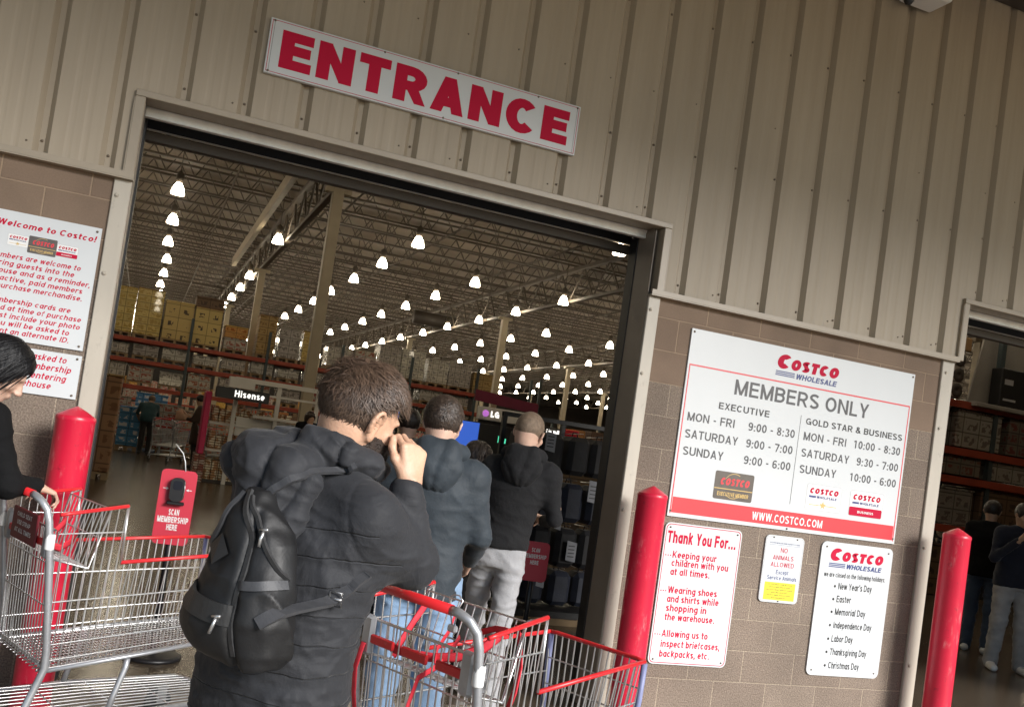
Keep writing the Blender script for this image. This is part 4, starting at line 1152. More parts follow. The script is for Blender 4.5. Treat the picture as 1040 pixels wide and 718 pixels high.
# --- dark hanging bag display just inside the right jamb
t = thing('bag_display', 'tall black wire display full of dark hanging bags with pale tags', 'display rack', (3.86, 8.05, 0))
m = MB()
for x in (-.62, 0, .62): m.box(x - .02, x + .02, .25, .30, .004, 1.86)
m.box(-.64, .64, .24, .31, 1.83, 1.87); m.box(-.64, .64, -.35, .33, .06, .12); m.build('frame', 'black', t)
m = MB(); m.box(-.66, .66, -.38, .34, .004, .06); m.build('base', 'pallet', t)
bagm = [mat('black_bag_fabric', (.014, .014, .016), rough=.7, var=.3, vscale=8, bump=.3, bscale=30), mat('navy_bag_fabric', (.016, .02, .034), rough=.65, var=.3, vscale=8, bump=.3, bscale=30)]
k = 0
for z in (1.36, .92, .50, .14):
    for q in range(5):
        x = -.52 + q * .26
        hh = .36 if z > .2 else .32
        m = MB(); m.box(x - .11, x + .11, -.16 + random.uniform(-.05, .03), .10, z, z + hh, .045)
        m.tube([(x - .03, -.02, z + hh), (x - .02, -.02, z + hh + .04), (x + .02, -.02, z + hh + .04), (x + .03, -.02, z + hh)], .006, 5)
        b_ = m.build('bag', bagm[(q + k) % 2], t)
        m = MB(); m.tube([(x, .25, z + hh + .02), (x, -.2, z + hh + .035)], .004, 4); m.build('hook', 'galv', b_)
        k += 1
M['tagp'] = mat('grey_swing_tag', (.30, .31, .34), rough=.6, var=.15, vscale=10)
for x, z, a, b_ in ((-.38, 1.56, .10, .17), (.12, 1.14, .14, .20), (-.18, .86, .07, .10), (-.02, .58, .10, .18), (-.28, .32, .08, .11), (-.34, 1.2, .05, .14)):
    m = MB(); m.prism([(x, z), (x + a, z - .015), (x + a, z + b_ - .015), (x, z + b_)], -.224, -.22); tg = m.build('swing_tag', 'tagp', t)
    m = MB()
    for r_ in range(4): rect(m, x + .015, x + a - .02, z + .03 + r_ * b_ / 5.5, z + .04 + r_ * b_ / 5.5, -.2245)
    m.build('print', 'ink', tg)

# --- membership scan posts just inside the doorway
def scan_post(label, x, y, rz, z0, z1, w_, scanner, lines, tz):
    t = thing('scan_post', label, 'sign', (x, y, 0), rz)
    m = MB(); m.prism(rrect(-w_ / 2, w_ / 2, z0, z1, .03), 0, .008); m.build('panel', 'scanred', t)
    m = MB(); m.tube([(0, .035, .03), (0, .035, z1 - .08)], .02, 8); m.build('post', 'blackplastic', t)
    m = MB(); m.lathe([(.17, .004), (.17, .02), (.15, .03), (.02, .035)], 20, capb=True); m.build('base', 'blackplastic', t)
    m = MB()
    for s, z, wd, c in lines: text(m, s, 0, z, c, wd, h=.11, y=-.0006, align='c')
    if scanner:
        for sgn in (-1, 1):
            zc = z1 - .115 + (-.0 if sgn < 0 else 0)
            xx = sgn * w_ * .40
            rect(m, min(xx, xx - sgn * .022), max(xx, xx - sgn * .022), zc - .002, zc + .002, -.0006)
            m.add([(xx - sgn * .034, -.0006, zc), (xx - sgn * .018, -.0006, zc + .008), (xx - sgn * .018, -.0006, zc - .008)], [(0, 1, 2) if sgn > 0 else (0, 2, 1)])
    m.build('lettering', 'whitevinyl', t)
    if scanner:
        m = MB()
        m.prism(rrect(-.042, .042, z1 - .185, z1 - .045, .032, 6), -.045, -.001)
        s_ = m.build('scanner', 'blackplastic', t)
        m = MB(); m.prism(rrect(-.026, .026, z1 - .115, z1 - .062, .014, 6), -.0475, -.0455); m.build('window', 'darkglass', s_)
        m = MB(); m.tube([(.036, -.046, z1 - .06), (.041, -.047, z1 - .11), (.036, -.046, z1 - .165)], .003, 6); m.build('trim_line', 'chrome', s_)
        m = MB(); m.box(-.05, .05, -.05, -.001, z1 - .205, z1 - .186, .005); m.build('ledge', 'blackplastic', s_)
        m = MB(); m.tube([(.03, .0, z1 - .005), (.02, .0, z1 + .05), (.0, .01, z1 + .10), (-.05, .02, z1 + .15)], .0035, 5); m.build('cable', 'whitevinyl', t)
    return t
M['scanred'] = mat('coral_red_panel', (0.60, 0.035, 0.065), rough=0.45, var=.04)
M['darkglass'] = mat('scanner_window', (0.01, 0.012, 0.02), rough=0.08, var=0)
scan_post('coral red scan panel with a black reader on its post, behind the left cart', .275, 5.85, R(-4), .67, 1.115, .205, True,
          (('SCAN', .845, .06, .036), ('MEMBERSHIP', .80, .175, .036), ('HERE', .755, .06, .036)), 0)
scan_post('small coral red scan panel on a thin post before the hanging bags', 2.80, 6.2, R(-16), .60, .885, .20, False,
          (('SCAN', .81, .06, .030), ('MEMBERSHIP', .765, .165, .030), ('HERE', .72, .06, .030)), 0)

# --- goods seen through the second doorway
r3 = thing('storage_rack', 'dark rack with red beams seen through the second doorway', 'rack', (12.2, 13.0, 0))
for x in (-.1, 2.6, 5.3, 8.0, 10.7):
    m = MB(); m.box(-.05, .05, 0, .1, 0, 5.0); m.box(-.05, .05, 1.1, 1.2, 0, 5.0); m.tube([(0, .1, .3), (0, 1.1, 1.1)], .02, 4); m.build('upright', 'rackblue', r3, (x, 0, 0))
for z in (1.30, 2.20, 2.72, 3.58):
    m = MB(); m.box(-.1, 10.7, -.04, 0, z - .13, z); m.box(-.1, 10.7, 1.1, 1.2, z - .13, z); m.build('beam', 'rackred', r3)
    m = MB(); m.box(-.1, 10.7, 0, 1.1, z - .03, z - .002); m.build('deck', 'dkbrown', r3)
def paper_pack(label, x0, x1, z0, z1, y):
    t = thing('paper_roll_pack', label, 'paper rolls', ((x0 + x1) / 2, y, z0))
    W, H = (x1 - x0) / 2, z1 - z0
    m = MB(); m.box(-W, W, 0, .6, 0, H, .03); m.build('wrapping', 'c_gr', t)
    for i in range(3):
        for j in range(3):
            m = MB(); m.lathe([(.0005, -.002), (.03, -.002), (.035, -.007), (min(W, H) / 3.4, -.007), (min(W, H) / 3.2, 0)], 14, (-W * .66 + i * W * .66, 0, H * (.17 + .33 * j)), 'y'); m.build('roll_end', 'dkbrown', t)
paper_pack('clear wrapped block of nine paper rolls on the top shelf beyond the second doorway', 13.0, 13.85, 3.6, 4.45, 12.95)
load('brown carton lying on top of the wrapped paper rolls', 13.4, 14.0, 4.5, 4.75, 'card', y0=13.0, pal=False, lid=False)
t = thing('price_board', 'big white board slanting behind a black carton at the right edge', 'board', (14.55, 12.9, 3.6))
m = MB(); m.prism([(-.3, -.05), (3, -.05), (3, 1.25), (-.05, 1.25)], .3, .34); m.build('board', 'dimwhite', t)
m = MB(); m.box(-.45, 3, -.05, .32, -.08, 0.0, .01); m.build('ledge', 'dimwhite', t)
t = thing('black_carton', 'black printed carton on the white ledge at the right edge', 'carton', (14.7, 12.95, 3.604))
m = MB(); m.box(0, 2.0, -.05, .2, 0, .72, .015); m.build('box', 'black', t)
m = MB(); rect(m, .08, .30, .42, .52, -.0506); rect(m, .08, .4, .12, .16, -.0506); m.build('print', 'sgrey', t)
t = thing('store_banner', 'dark red hanging banner with a white letter inside the second doorway', 'banner', (12.35, 12.3, 2.0))
m = MB(); m.box(-.6, .55, 0, .03, .3, 2.05, .006); m.build('cloth', 'redlite', t)
m = MB(); text(m, 'P', .22, 1.15, .34, h=.12, y=-.004); m.build('lettering', 'whitevinyl', t)
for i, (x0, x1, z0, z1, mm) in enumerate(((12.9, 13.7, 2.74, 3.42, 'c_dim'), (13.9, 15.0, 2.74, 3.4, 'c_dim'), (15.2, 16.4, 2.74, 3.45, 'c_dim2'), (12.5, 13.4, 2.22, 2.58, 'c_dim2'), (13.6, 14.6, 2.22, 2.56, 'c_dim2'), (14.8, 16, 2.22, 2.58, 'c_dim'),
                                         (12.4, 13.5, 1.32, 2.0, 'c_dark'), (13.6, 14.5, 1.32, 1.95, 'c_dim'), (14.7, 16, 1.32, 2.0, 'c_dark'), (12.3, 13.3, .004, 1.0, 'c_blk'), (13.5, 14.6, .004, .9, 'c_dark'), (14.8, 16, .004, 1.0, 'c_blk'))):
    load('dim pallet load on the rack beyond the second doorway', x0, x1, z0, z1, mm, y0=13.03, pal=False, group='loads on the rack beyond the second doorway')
load('bright printed cartons on the floor close behind the far jamb', 7.6, 8.15, .004, 1.2, 'c_prod', y0=8.9, dep=.6, pal=False)

# ================================================================== SHOPPING CARTS
CW = .281
def lerp(a, b, t): return a + (b - a) * t
def cart_side(x):
    """half width of the basket at its rim, at length x"""
    return lerp(.281, .224, min(max((x - .1) / .86, 0), 1))
def zbot(x): return lerp(.372, .452, min(max((x - .10) / .80, 0), 1))
def zrim(x):
    return lerp(.984, 1.026, (x - .12) / .233) if x < .353 else lerp(.796, .843, (x - .353) / .61)
def make_cart(label, loc, rz, scale=1.0):
    t = thing('shopping_cart', label, 'shopping cart', loc, rz)
    if scale != 1: t.scale = (scale,) * 3
    WR = .0032
    # handle and frame
    m = MB(); m.tube([(0, -.205, 1.043), (0, .205, 1.043)], .0160, 12)
    m.build('handle', 'cartred', t)
    fr = MB()
    for s in (-1, 1):
        fr.tube([(0, s * .203, 1.043), (.001, s * .235, 1.041), (.014, s * .268, 1.026), (.034, s * .284, .995), (.046, s * .288, .95), (.070, s * .287, .80), (.118, s * .272, .45), (.122, s * .270, .385), (.105, s * .268, .33), (.045, s * .262, .15), (.03, s * .26, .125)], .0145, 10)
        fr.tube([(.120, s * .262, .37), (.52, s * .245, .415), (.88, s * .205, .452)], .009, 7)
        fr.tube([(.46, s * .235, .405), (.455, s * .24, .36), (.42, s * .245, .25), (.40, s * .245, .17)], .013, 8)
        fr.tube([(.0, s * .26, .135), (.40, s * .245, .165), (.90, s * .195, .175)], .0125, 8)
    fr.tube([(.90, -.195, .175), (.93, -.12, .178), (.93, .12, .178), (.90, .195, .175)], .0125, 8)
    fr.tube([(.122, -.27, .385), (.122, .27, .385)], .009, 7)
    fr.build('frame', 'tube', t)
    m = MB()
    for s in (-1, 1): m.lathe([(.0165, 0), (.0185, .004), (.0185, .055), (.0165, .06)], 12, (.060, s * .288, .845), 'z')
    m.build('tube_collar', 'whitevinyl', t)
    # basket
    b = MB()
    for s in (-1, 1):
        x = .115
        while x <= .953:
            zt = zrim(x) if x > .12 else .984
            yb = s * (cart_side(x) - .036)
            b.tube([(x - .012 * (1 if x > .3 else 0), yb, zbot(x)), (x + (.0 if x < .36 else .012), s * cart_side(x), zt)], WR * .85, 5, False)
            x += .0335
        for zf in (.22, .62):
            pts = [(x, s * (cart_side(x) - .036 * (1 - zf)), lerp(zbot(x), .80 + .05 * (x - .1), zf)) for x in (.10, .4, .7, .955)]
            b.tube(pts, WR * 1.15, 5, False)
        b.tube([(x, s * cart_side(x), .905 + .06 * (x - .1)) for x in (.09, .353)], WR, 5, False)
        b.tube([(x, s * (cart_side(x) - .036), zbot(x)) for x in (.10, .4, .7, .94)], .0050, 6, False)
        b.tube([(x, s * (cart_side(x) - .033), zbot(x) + .03) for x in (.10, .4, .7, .94)], WR, 5, False)
        # grey upstand of the rim step
        b.tube([(.353, s * cart_side(.353), 1.026), (.356, s * cart_side(.353), .796)], .0048, 6)
    # floor grid
    x = .11
    while x < .94:
        w_ = cart_side(x) - .036; b.tube([(x, -w_, zbot(x)), (x, w_, zbot(x))], WR * .8, 4, False); x += .0155
    for k in range(-6, 7):
        b.tube([(.10, k * .0405, zbot(.1) - .004), (.94, k * .031, zbot(.94) - .004)], WR, 4, False)
    # front grid
    for k in range(-7, 8):
        y0, y1 = k / 7 * .224, k / 7 * .188
        b.tube([(.962, y0, .843), (.94, y1, .455)], WR, 5, False)
    for zf in (.25, .5, .75): b.tube([(lerp(.94, .962, zf), -lerp(.188, .224, zf), lerp(.455, .843, zf)), (lerp(.94, .962, zf), lerp(.188, .224, zf), lerp(.455, .843, zf))], WR, 5, False)
    b.build('basket', 'chrome', t)
    # rear flap
    b = MB()
    for k in range(-8, 9):
        b.tube([(.105, k / 8 * .245, .385), (.085, k / 8 * .262, .915)], WR * .9, 5, False)
    for z, r in ((.40, WR), (.62, WR), (.78, WR), (.915, .005)):
        q = (z - .385) / .53; b.tube([(.105 - .02 * q, -.245 - .017 * q, z), (.105 - .02 * q, .245 + .017 * q, z)], r, 5, False)
    b.build('rear_flap', 'chrome', t)
    # red coated rims
    m = MB()
    for s in (-1, 1):
        m.tube([(.085, s * .283, .978), (.12, s * .281, .985), (.353, s * cart_side(.353), 1.026)], .0078, 8)
        m.tube([(.356, s * cart_side(.353), .797), (.7, s * cart_side(.7), .824), (.962, s * .224, .843)], .0082, 8)
    m.tube([(.962, -.224, .843), (.966, -.19, .844), (.966, .19, .844), (.962, .224, .843)], .0085, 8)
    m.build('rim', 'cartred', t)
    # child seat: wire seat back and shelf, red bars, straps
    b = MB()
    for k in range(-6, 7):
        y = k / 6 * .225
        b.tube([(.30, y, 1.005), (.245, y * .98, .765)], WR * .85, 5, False)
        b.tube([(.245, y * .98, .765), (.095, y, .80)], WR * .85, 5, False)
    for (x, z) in ((.30, 1.005), (.273, .885), (.245, .765), (.17, .783), (.2, .776), (.13, .79)):
        b.tube([(x, -.23, z), (x, .23, z)], WR, 5, False)
    for s in (-1, 1): b.tube([(.34, s * .252, 1.02), (.30, s * .232, 1.008), (.245, s * .225, .762), (.095, s * .235, .80)], .0045, 6)
    b.build('child_seat', 'chrome', t)
    m = MB()
    for a, c in ((-.255, -.10), (-.06, .06), (.10, .255)): m.box(.062, .074, a, c, .842, .872, .004)
    m.build('seat_bar', 'cartred', t)
    m = MB(); m.box(.058, .082, -.262, -.205, .80, .93, .012); m.box(.058, .082, .205, .262, .80, .93, .012); m.build('hinge_plate', 'tube', t)
    # front bumper
    for s in (-1, 1):
        m = MB(); m.tube([(.966, s * .222, .835), (.966, s * .218, .70), (.955, s * .205, .52)], .0115, 8); m.build('corner_bumper', 'bumper', t)
    # lower tray
    b = MB()
    for k in range(-5, 6): b.tube([(.04, k * .044, .165), (.40, k * .041, .178), (.92, k * .034, .185)], WR * 1.2, 5, False)
    for x in (.06, .25, .48, .70, .90): b.tube([(x, -.225 + .05 * x, .172), (x, .225 - .05 * x, .172)], WR * 1.2, 5, False)
    b.build('lower_tray', 'chrome', t)
    # casters
    for x, y in ((.03, .245), (.03, -.245), (.84, .19), (.84, -.19)):
        m = MB(); m.box(x - .022, x + .022, y - .020, y - .014, .06, .125); m.box(x - .022, x + .022, y + .014, y + .02, .06, .125); m.box(x - .03, x + .03, y - .022, y + .022, .125, .14, .004)
        c = m.build('caster_fork', 'tube', t)
        m = MB(); m.lathe([(.0005, -.013), (.05, -.013), (.062, -.010), (.062, .010), (.05, .013), (.0005, .013)], 20, (x - .01, y, .063), 'y'); m.build('wheel', 'rubber', c)
    return t

cartB = make_cart('empty wire cart with tangled red straps and a silver clip, nearest the viewer', (.822, 2.71, 0), R(24.4))
def strap(parent, pts, wd=.012):
    m = MB(); m.tube(pts, wd, 6, True, True, .16); return m.build('strap', 'strap', parent)
strap(cartB, [(.27, .02, .90), (.22, .0, .86), (.15, -.03, .83), (.06, -.04, .80), (.03, -.045, .72), (.035, -.045, .60), (.05, -.04, .52), (.08, -.02, .47)], .012)
strap(cartB, [(.28, -.15, .95), (.24, -.12, .90), (.19, -.06, .86), (.15, .0, .845), (.11, .08, .84), (.09, .14, .845)], .016)
strap(cartB, [(.28, .06, .98), (.23, .03, .92), (.17, .01, .87), (.14, -.02, .83)], .013)
strap(cartB, [(.26, .19, .97), (.22, .20, .90), (.18, .20, .84), (.15, .19, .80)], .012)
strap(cartB, [(.055, .235, .84), (.04, .24, .76), (.045, .235, .68), (.06, .23, .60)], .012)
strap(cartB, [(.29, -.20, .99), (.31, -.205, .93), (.33, -.20, .86), (.32, -.20, .78), (.31, -.19, .72)], .011)
strap(cartB, [(.20, -.26, .985), (.24, -.20, .975), (.28, -.12, .96), (.28, -.05, .93)], .010)
t = thing('binder_clip', 'silver wire binder clip standing on the front cart behind its handle', 'clip', cartB.location, cartB.rotation_euler.z)
m = MB(); m.tube([(.135, -.075, .965), (.13, -.060, 1.02), (.128, -.055, 1.045), (.13, -.072, 1.058), (.135, -.09, 1.058), (.137, -.105, 1.045), (.133, -.095, 1.02), (.135, -.085, .965)], .0024, 6); m.build('wire_loop', 'chrome', t)
m = MB(); m.box(.125, .142, -.100, -.062, .945, .967, .005); m.build('spring', 'tube', t)

cartA = dup(cartB, (-.425, 4.285, 0), R(23), 'empty wire cart with a maroon seat pad and the black haired shopper holding its handle')
cartA.scale = (1.03,) * 3
for c in list(cartA.children):
    if c.name.startswith('strap'): bpy.data.objects.remove(c)
strap(cartA, [(.26, -.02, .88), (.22, -.06, .84), (.17, -.10, .82), (.13, -.08, .83), (.10, -.02, .84)], .016)
strap(cartA, [(.27, .10, .93), (.22, .08, .88), (.16, .02, .84), (.12, -.05, .82)], .014)
m = MB(); m.box(.050, .060, -.15, .15, .825, .955, .008); sp = m.build('seat_pad', mat('maroon_pad', (.16, .012, .02), rough=.5), cartA)
m = MB()
def rear_text(s, z, c, wd):
    q = MB(); text(q, s, 0, z, c, wd, h=.1, y=0, align='c')
    m.add([(.0492 + v[1], -v[0], v[2]) for v in q.v], q.f)
rear_text('CHILD SEAT', .920, .018, .18); rear_text('USE STRAP', .888, .018, .16); rear_text('AT ALL TIMES', .856, .018, .2)
m.build('lettering', 'whitevinyl', sp)
# carts deep in the store
for lab, x, y, a in (('small distant cart in front of the person in teal', .75, 26.2, 40), ('small distant cart beside the person in the brown coat', 1.35, 22.4, 15), ('distant cart left of the pink panel', .55, 23.8, 60)):
    c = dup(cartB, (x, y, 0), R(a), lab)
    for ch in list(c.children):
        if ch.name.startswith('strap'): bpy.data.objects.remove(ch)

# ================================================================== PEOPLE: smooth implicit bodies
def vnoise(p, seed=0):
    """value noise in [-1, 1] on an (N, 3) array"""
    p = np.asarray(p, dtype=np.float64)
    i = np.floor(p).astype(np.int64); f = p - i
    u = f * f * (3 - 2 * f)
    def hsh(a, b, c):
        n = (a * 374761393 + b * 668265263 + c * 2147483647 + seed * 1274126177) & 0xffffffff
        n = ((n ^ (n >> 13)) * 1274126177) & 0xffffffff
        return ((n ^ (n >> 16)) & 0xffff) / 32767.5 - 1
    r = 0
    for dx in (0, 1):
        for dy in (0, 1):
            for dz in (0, 1):
                wgt = (u[:, 0] if dx else 1 - u[:, 0]) * (u[:, 1] if dy else 1 - u[:, 1]) * (u[:, 2] if dz else 1 - u[:, 2])
                r = r + wgt * hsh(i[:, 0] + dx, i[:, 1] + dy, i[:, 2] + dz)
    return r

class SDF:
    def __init__(s, lo, hi, h):
        s.lo = np.array(lo, float); s.h = h
        s.n = np.ceil((np.array(hi) - s.lo) / h).astype(int) + 1
        s.d = np.full(s.n, 9.0, np.float32)
    def sub(s, lo, hi):
        a = np.clip(np.floor((np.array(lo) - s.lo) / s.h).astype(int), 0, s.n - 1)
        b = np.clip(np.ceil((np.array(hi) - s.lo) / s.h).astype(int) + 1, 1, s.n)
        if (b <= a).any(): return None
        sl = tuple(slice(a[i], b[i]) for i in range(3))
        ax = [s.lo[i] + s.h * np.arange(a[i], b[i]) for i in range(3)]
        X, Y, Z = np.meshgrid(*ax, indexing='ij', sparse=True)
        return sl, X, Y, Z
    def mix(s, sl, b, k, op='u'):
        a = s.d[sl]
        if op == 'u':
            if k > 0:
                q = np.maximum(k - np.abs(a - b), 0) / k
                s.d[sl] = np.minimum(a, b) - q * q * k * .25
            else: s.d[sl] = np.minimum(a, b)
        else:
            b = -b
            if k > 0:
                q = np.maximum(k - np.abs(a - b), 0) / k
                s.d[sl] = np.maximum(a, b) + q * q * k * .25
            else: s.d[sl] = np.maximum(a, b)
    def cone(s, a, b, ra, rb, k=.03, flat=None, op='u'):
        a = np.array(a, float); b = np.array(b, float); m = max(ra, rb) + k + s.h * 2
        g = s.sub(np.minimum(a, b) - m, np.maximum(a, b) + m)
        if g is None: return
        sl, X, Y, Z = g
        X = X - a[0]; Y = Y - a[1]; Z = Z - a[2]
        d = b - a
        sc = 1.0
        if flat:
            n = np.array(flat[0], float); n /= np.linalg.norm(n); q = 1 / flat[1] - 1
            t = (X * n[0] + Y * n[1] + Z * n[2]) * q
            X, Y, Z = X + n[0] * t, Y + n[1] * t, Z + n[2] * t
            d = d + n * (d @ n) * q; sc = flat[1] if flat[1] < 1 else 1.0
        L2 = max(d @ d, 1e-9)
        t = np.clip((X * d[0] + Y * d[1] + Z * d[2]) / L2, 0, 1)
        D = np.sqrt((X - d[0] * t) ** 2 + (Y - d[1] * t) ** 2 + (Z - d[2] * t) ** 2) - (ra + (rb - ra) * t)
        s.mix(sl, D * (.5 + .5 * sc), k, op)
    def chain(s, pts, rs, k=.03, flat=None):
        for i in range(len(pts) - 1): s.cone(pts[i], pts[i + 1], rs[i], rs[i + 1], k, flat)
    def ell(s, c, r, k=.02, rot=None, op='u'):
        c = np.array(c, float); r = np.array(r, float); m = r.max() + k + s.h * 2
        g = s.sub(c - m, c + m)
        if g is None: return
        sl, X, Y, Z = g
        X = X - c[0]; Y = Y - c[1]; Z = Z - c[2]
        if rot is not None:
            rt = np.array(rot)
            X, Y, Z = rt[0, 0] * X + rt[1, 0] * Y + rt[2, 0] * Z, rt[0, 1] * X + rt[1, 1] * Y + rt[2, 1] * Z, rt[0, 2] * X + rt[1, 2] * Y + rt[2, 2] * Z
        k0 = np.sqrt((X / r[0]) ** 2 + (Y / r[1]) ** 2 + (Z / r[2]) ** 2)
        k1 = np.sqrt((X / r[0] ** 2) ** 2 + (Y / r[1] ** 2) ** 2 + (Z / r[2] ** 2) ** 2) + 1e-9
        s.mix(sl, k0 * (k0 - 1) / k1, k, op)
    def loft(s, lv, k=.03, p=2.4):
        """stack of rounded cross sections: rows of (z, half width, half depth, cx, cy)"""
        lv = np.array(lv, float)
        g = s.sub((lv[:, 3].min() - lv[:, 1].max() - k - .02, lv[:, 4].min() - lv[:, 2].max() - k - .02, lv[0, 0] - k - .02), (lv[:, 3].max() + lv[:, 1].max() + k + .02, lv[:, 4].max() + lv[:, 2].max() + k + .02, lv[-1, 0] + k + .02))
        sl, X, Y, Z = g
        z = Z.ravel()
        f = lambda c: np.interp(z, lv[:, 0], lv[:, c])[None, None, :]
        a, b, cx, cy = f(1), f(2), f(3), f(4)
        q = (np.abs((X - cx) / a) ** p + np.abs((Y - cy) / b) ** p) ** (1 / p)
        D = (q - 1) * np.minimum(a, b)
        dz = np.maximum(lv[0, 0] - Z, Z - lv[-1, 0])
        D = np.maximum(D, dz)
        s.mix(sl, D, k)
    def cut(s, p, n):
        """keep the side the normal n points away from"""
        n = np.array(n, float); n /= np.linalg.norm(n)
        sl, X, Y, Z = s.sub(s.lo, s.lo + s.h * (s.n - 1))
        s.d = np.maximum(s.d, (X - p[0]) * n[0] + (Y - p[1]) * n[1] + (Z - p[2]) * n[2]).astype(np.float32)
    def net(s):
        d = s.d
        d[0] = d[-1] = 1; d[:, 0] = d[:, -1] = 1; d[:, :, 0] = d[:, :, -1] = 1
        ins = (d < 0)
        c = sum(ins[i:i + d.shape[0] - 1, j:j + d.shape[1] - 1, k:k + d.shape[2] - 1].astype(np.uint8) for i in (0, 1) for j in (0, 1) for k in (0, 1))
        act = np.argwhere((c > 0) & (c < 8))
        idx = np.full(c.shape, -1, np.int64); idx[tuple(act.T)] = np.arange(len(act))
        cor = [(i, j, k) for i in (0, 1) for j in (0, 1) for k in (0, 1)]
        val = np.stack([d[act[:, 0] + i, act[:, 1] + j, act[:, 2] + k] for i, j, k in cor], 1)
        acc = np.zeros((len(act), 3)); cnt = np.zeros(len(act))
        for a in range(8):
            for b in range(a + 1, 8):
                if sum(abs(x - y) for x, y in zip(cor[a], cor[b])) != 1: continue
                va, vb = val[:, a], val[:, b]; m = (va < 0) != (vb < 0)
                t = np.where(m, va / np.where(m, va - vb, 1), 0)[:, None]
                P = np.array(cor[a])[None] + t * (np.array(cor[b]) - np.array(cor[a]))[None]
                acc += P * m[:, None]; cnt += m
        v = (act + acc / cnt[:, None]) * s.h + s.lo
        F = []
        for ax in range(3):
            a = np.take(ins, range(0, d.shape[ax] - 1), ax); b = np.take(ins, range(1, d.shape[ax]), ax)
            e = np.argwhere(a != b)
            o1, o2 = [(1, 2), (2, 0), (0, 1)][ax]
            ok = (e[:, o1] > 0) & (e[:, o2] > 0) & (e[:, o1] < d.shape[o1] - 1) & (e[:, o2] < d.shape[o2] - 1)
            e = e[ok]; flip = a[tuple(e.T)]
            def cell(x, y):
                q = e.copy(); q[:, o1] -= x; q[:, o2] -= y; return idx[tuple(q.T)]
            q = np.stack([cell(1, 1), cell(0, 1), cell(0, 0), cell(1, 0)], 1)
            q[~flip] = q[~flip][:, ::-1]
            F.append(q)
        return v, np.concatenate(F)

def vnormals(v, f):
    n = np.zeros_like(v)
    fn = np.cross(v[f[:, 2]] - v[f[:, 0]], v[f[:, 3]] - v[f[:, 1]])
    for k in range(4): np.add.at(n, f[:, k], fn)
    return n / (np.linalg.norm(n, axis=1)[:, None] + 1e-12)
def relax(v, f, it=2, lam=.5):
    e = np.concatenate([f[:, [0, 1]], f[:, [1, 2]], f[:, [2, 3]], f[:, [3, 0]]])
    for _ in range(it):
        s = np.zeros_like(v); c = np.zeros(len(v))
        np.add.at(s, e[:, 0], v[e[:, 1]]); np.add.at(c, e[:, 0], 1)
        np.add.at(s, e[:, 1], v[e[:, 0]]); np.add.at(c, e[:, 1], 1)
        v = v + lam * (s / np.maximum(c, 1)[:, None] - v)
    return v
def to_obj(parts, name, m, parent=None, disp=None, it=2):
    """parts: SDF fields; one mesh object"""
    V, Fc, o = [], [], 0
    for s in parts:
        v, f = s.net(); v = relax(v, f, it)
        if disp is not None: v = v + vnormals(v, f) * disp(v)[:, None]
        V.append(v); Fc.append(f + o); o += len(v)
    V = np.concatenate(V); Fc = np.concatenate(Fc)
    me = bpy.data.meshes.new(name)
    me.vertices.add(len(V)); me.vertices.foreach_set('co', V.astype(np.float32).ravel())
    me.loops.add(len(Fc) * 4); me.loops.foreach_set('vertex_index', Fc.astype(np.int32).ravel())
    me.polygons.add(len(Fc)); me.polygons.foreach_set('loop_start', np.arange(0, len(Fc) * 4, 4, dtype=np.int32))
    me.polygons.foreach_set('use_smooth', np.ones(len(Fc), bool))
    me.update(calc_edges=True); me.validate()
    return link(name, me, m, parent)

def rotm(yaw=0, pitch=0, roll=0):
    """head turn: yaw + = to its left, pitch + = looking down, roll + = tipping to its right (degrees)"""
    return np.array((Matrix.Rotation(R(yaw), 3, 'Z') @ Matrix.Rotation(R(-pitch), 3, 'X') @ Matrix.Rotation(R(roll), 3, 'Y')))

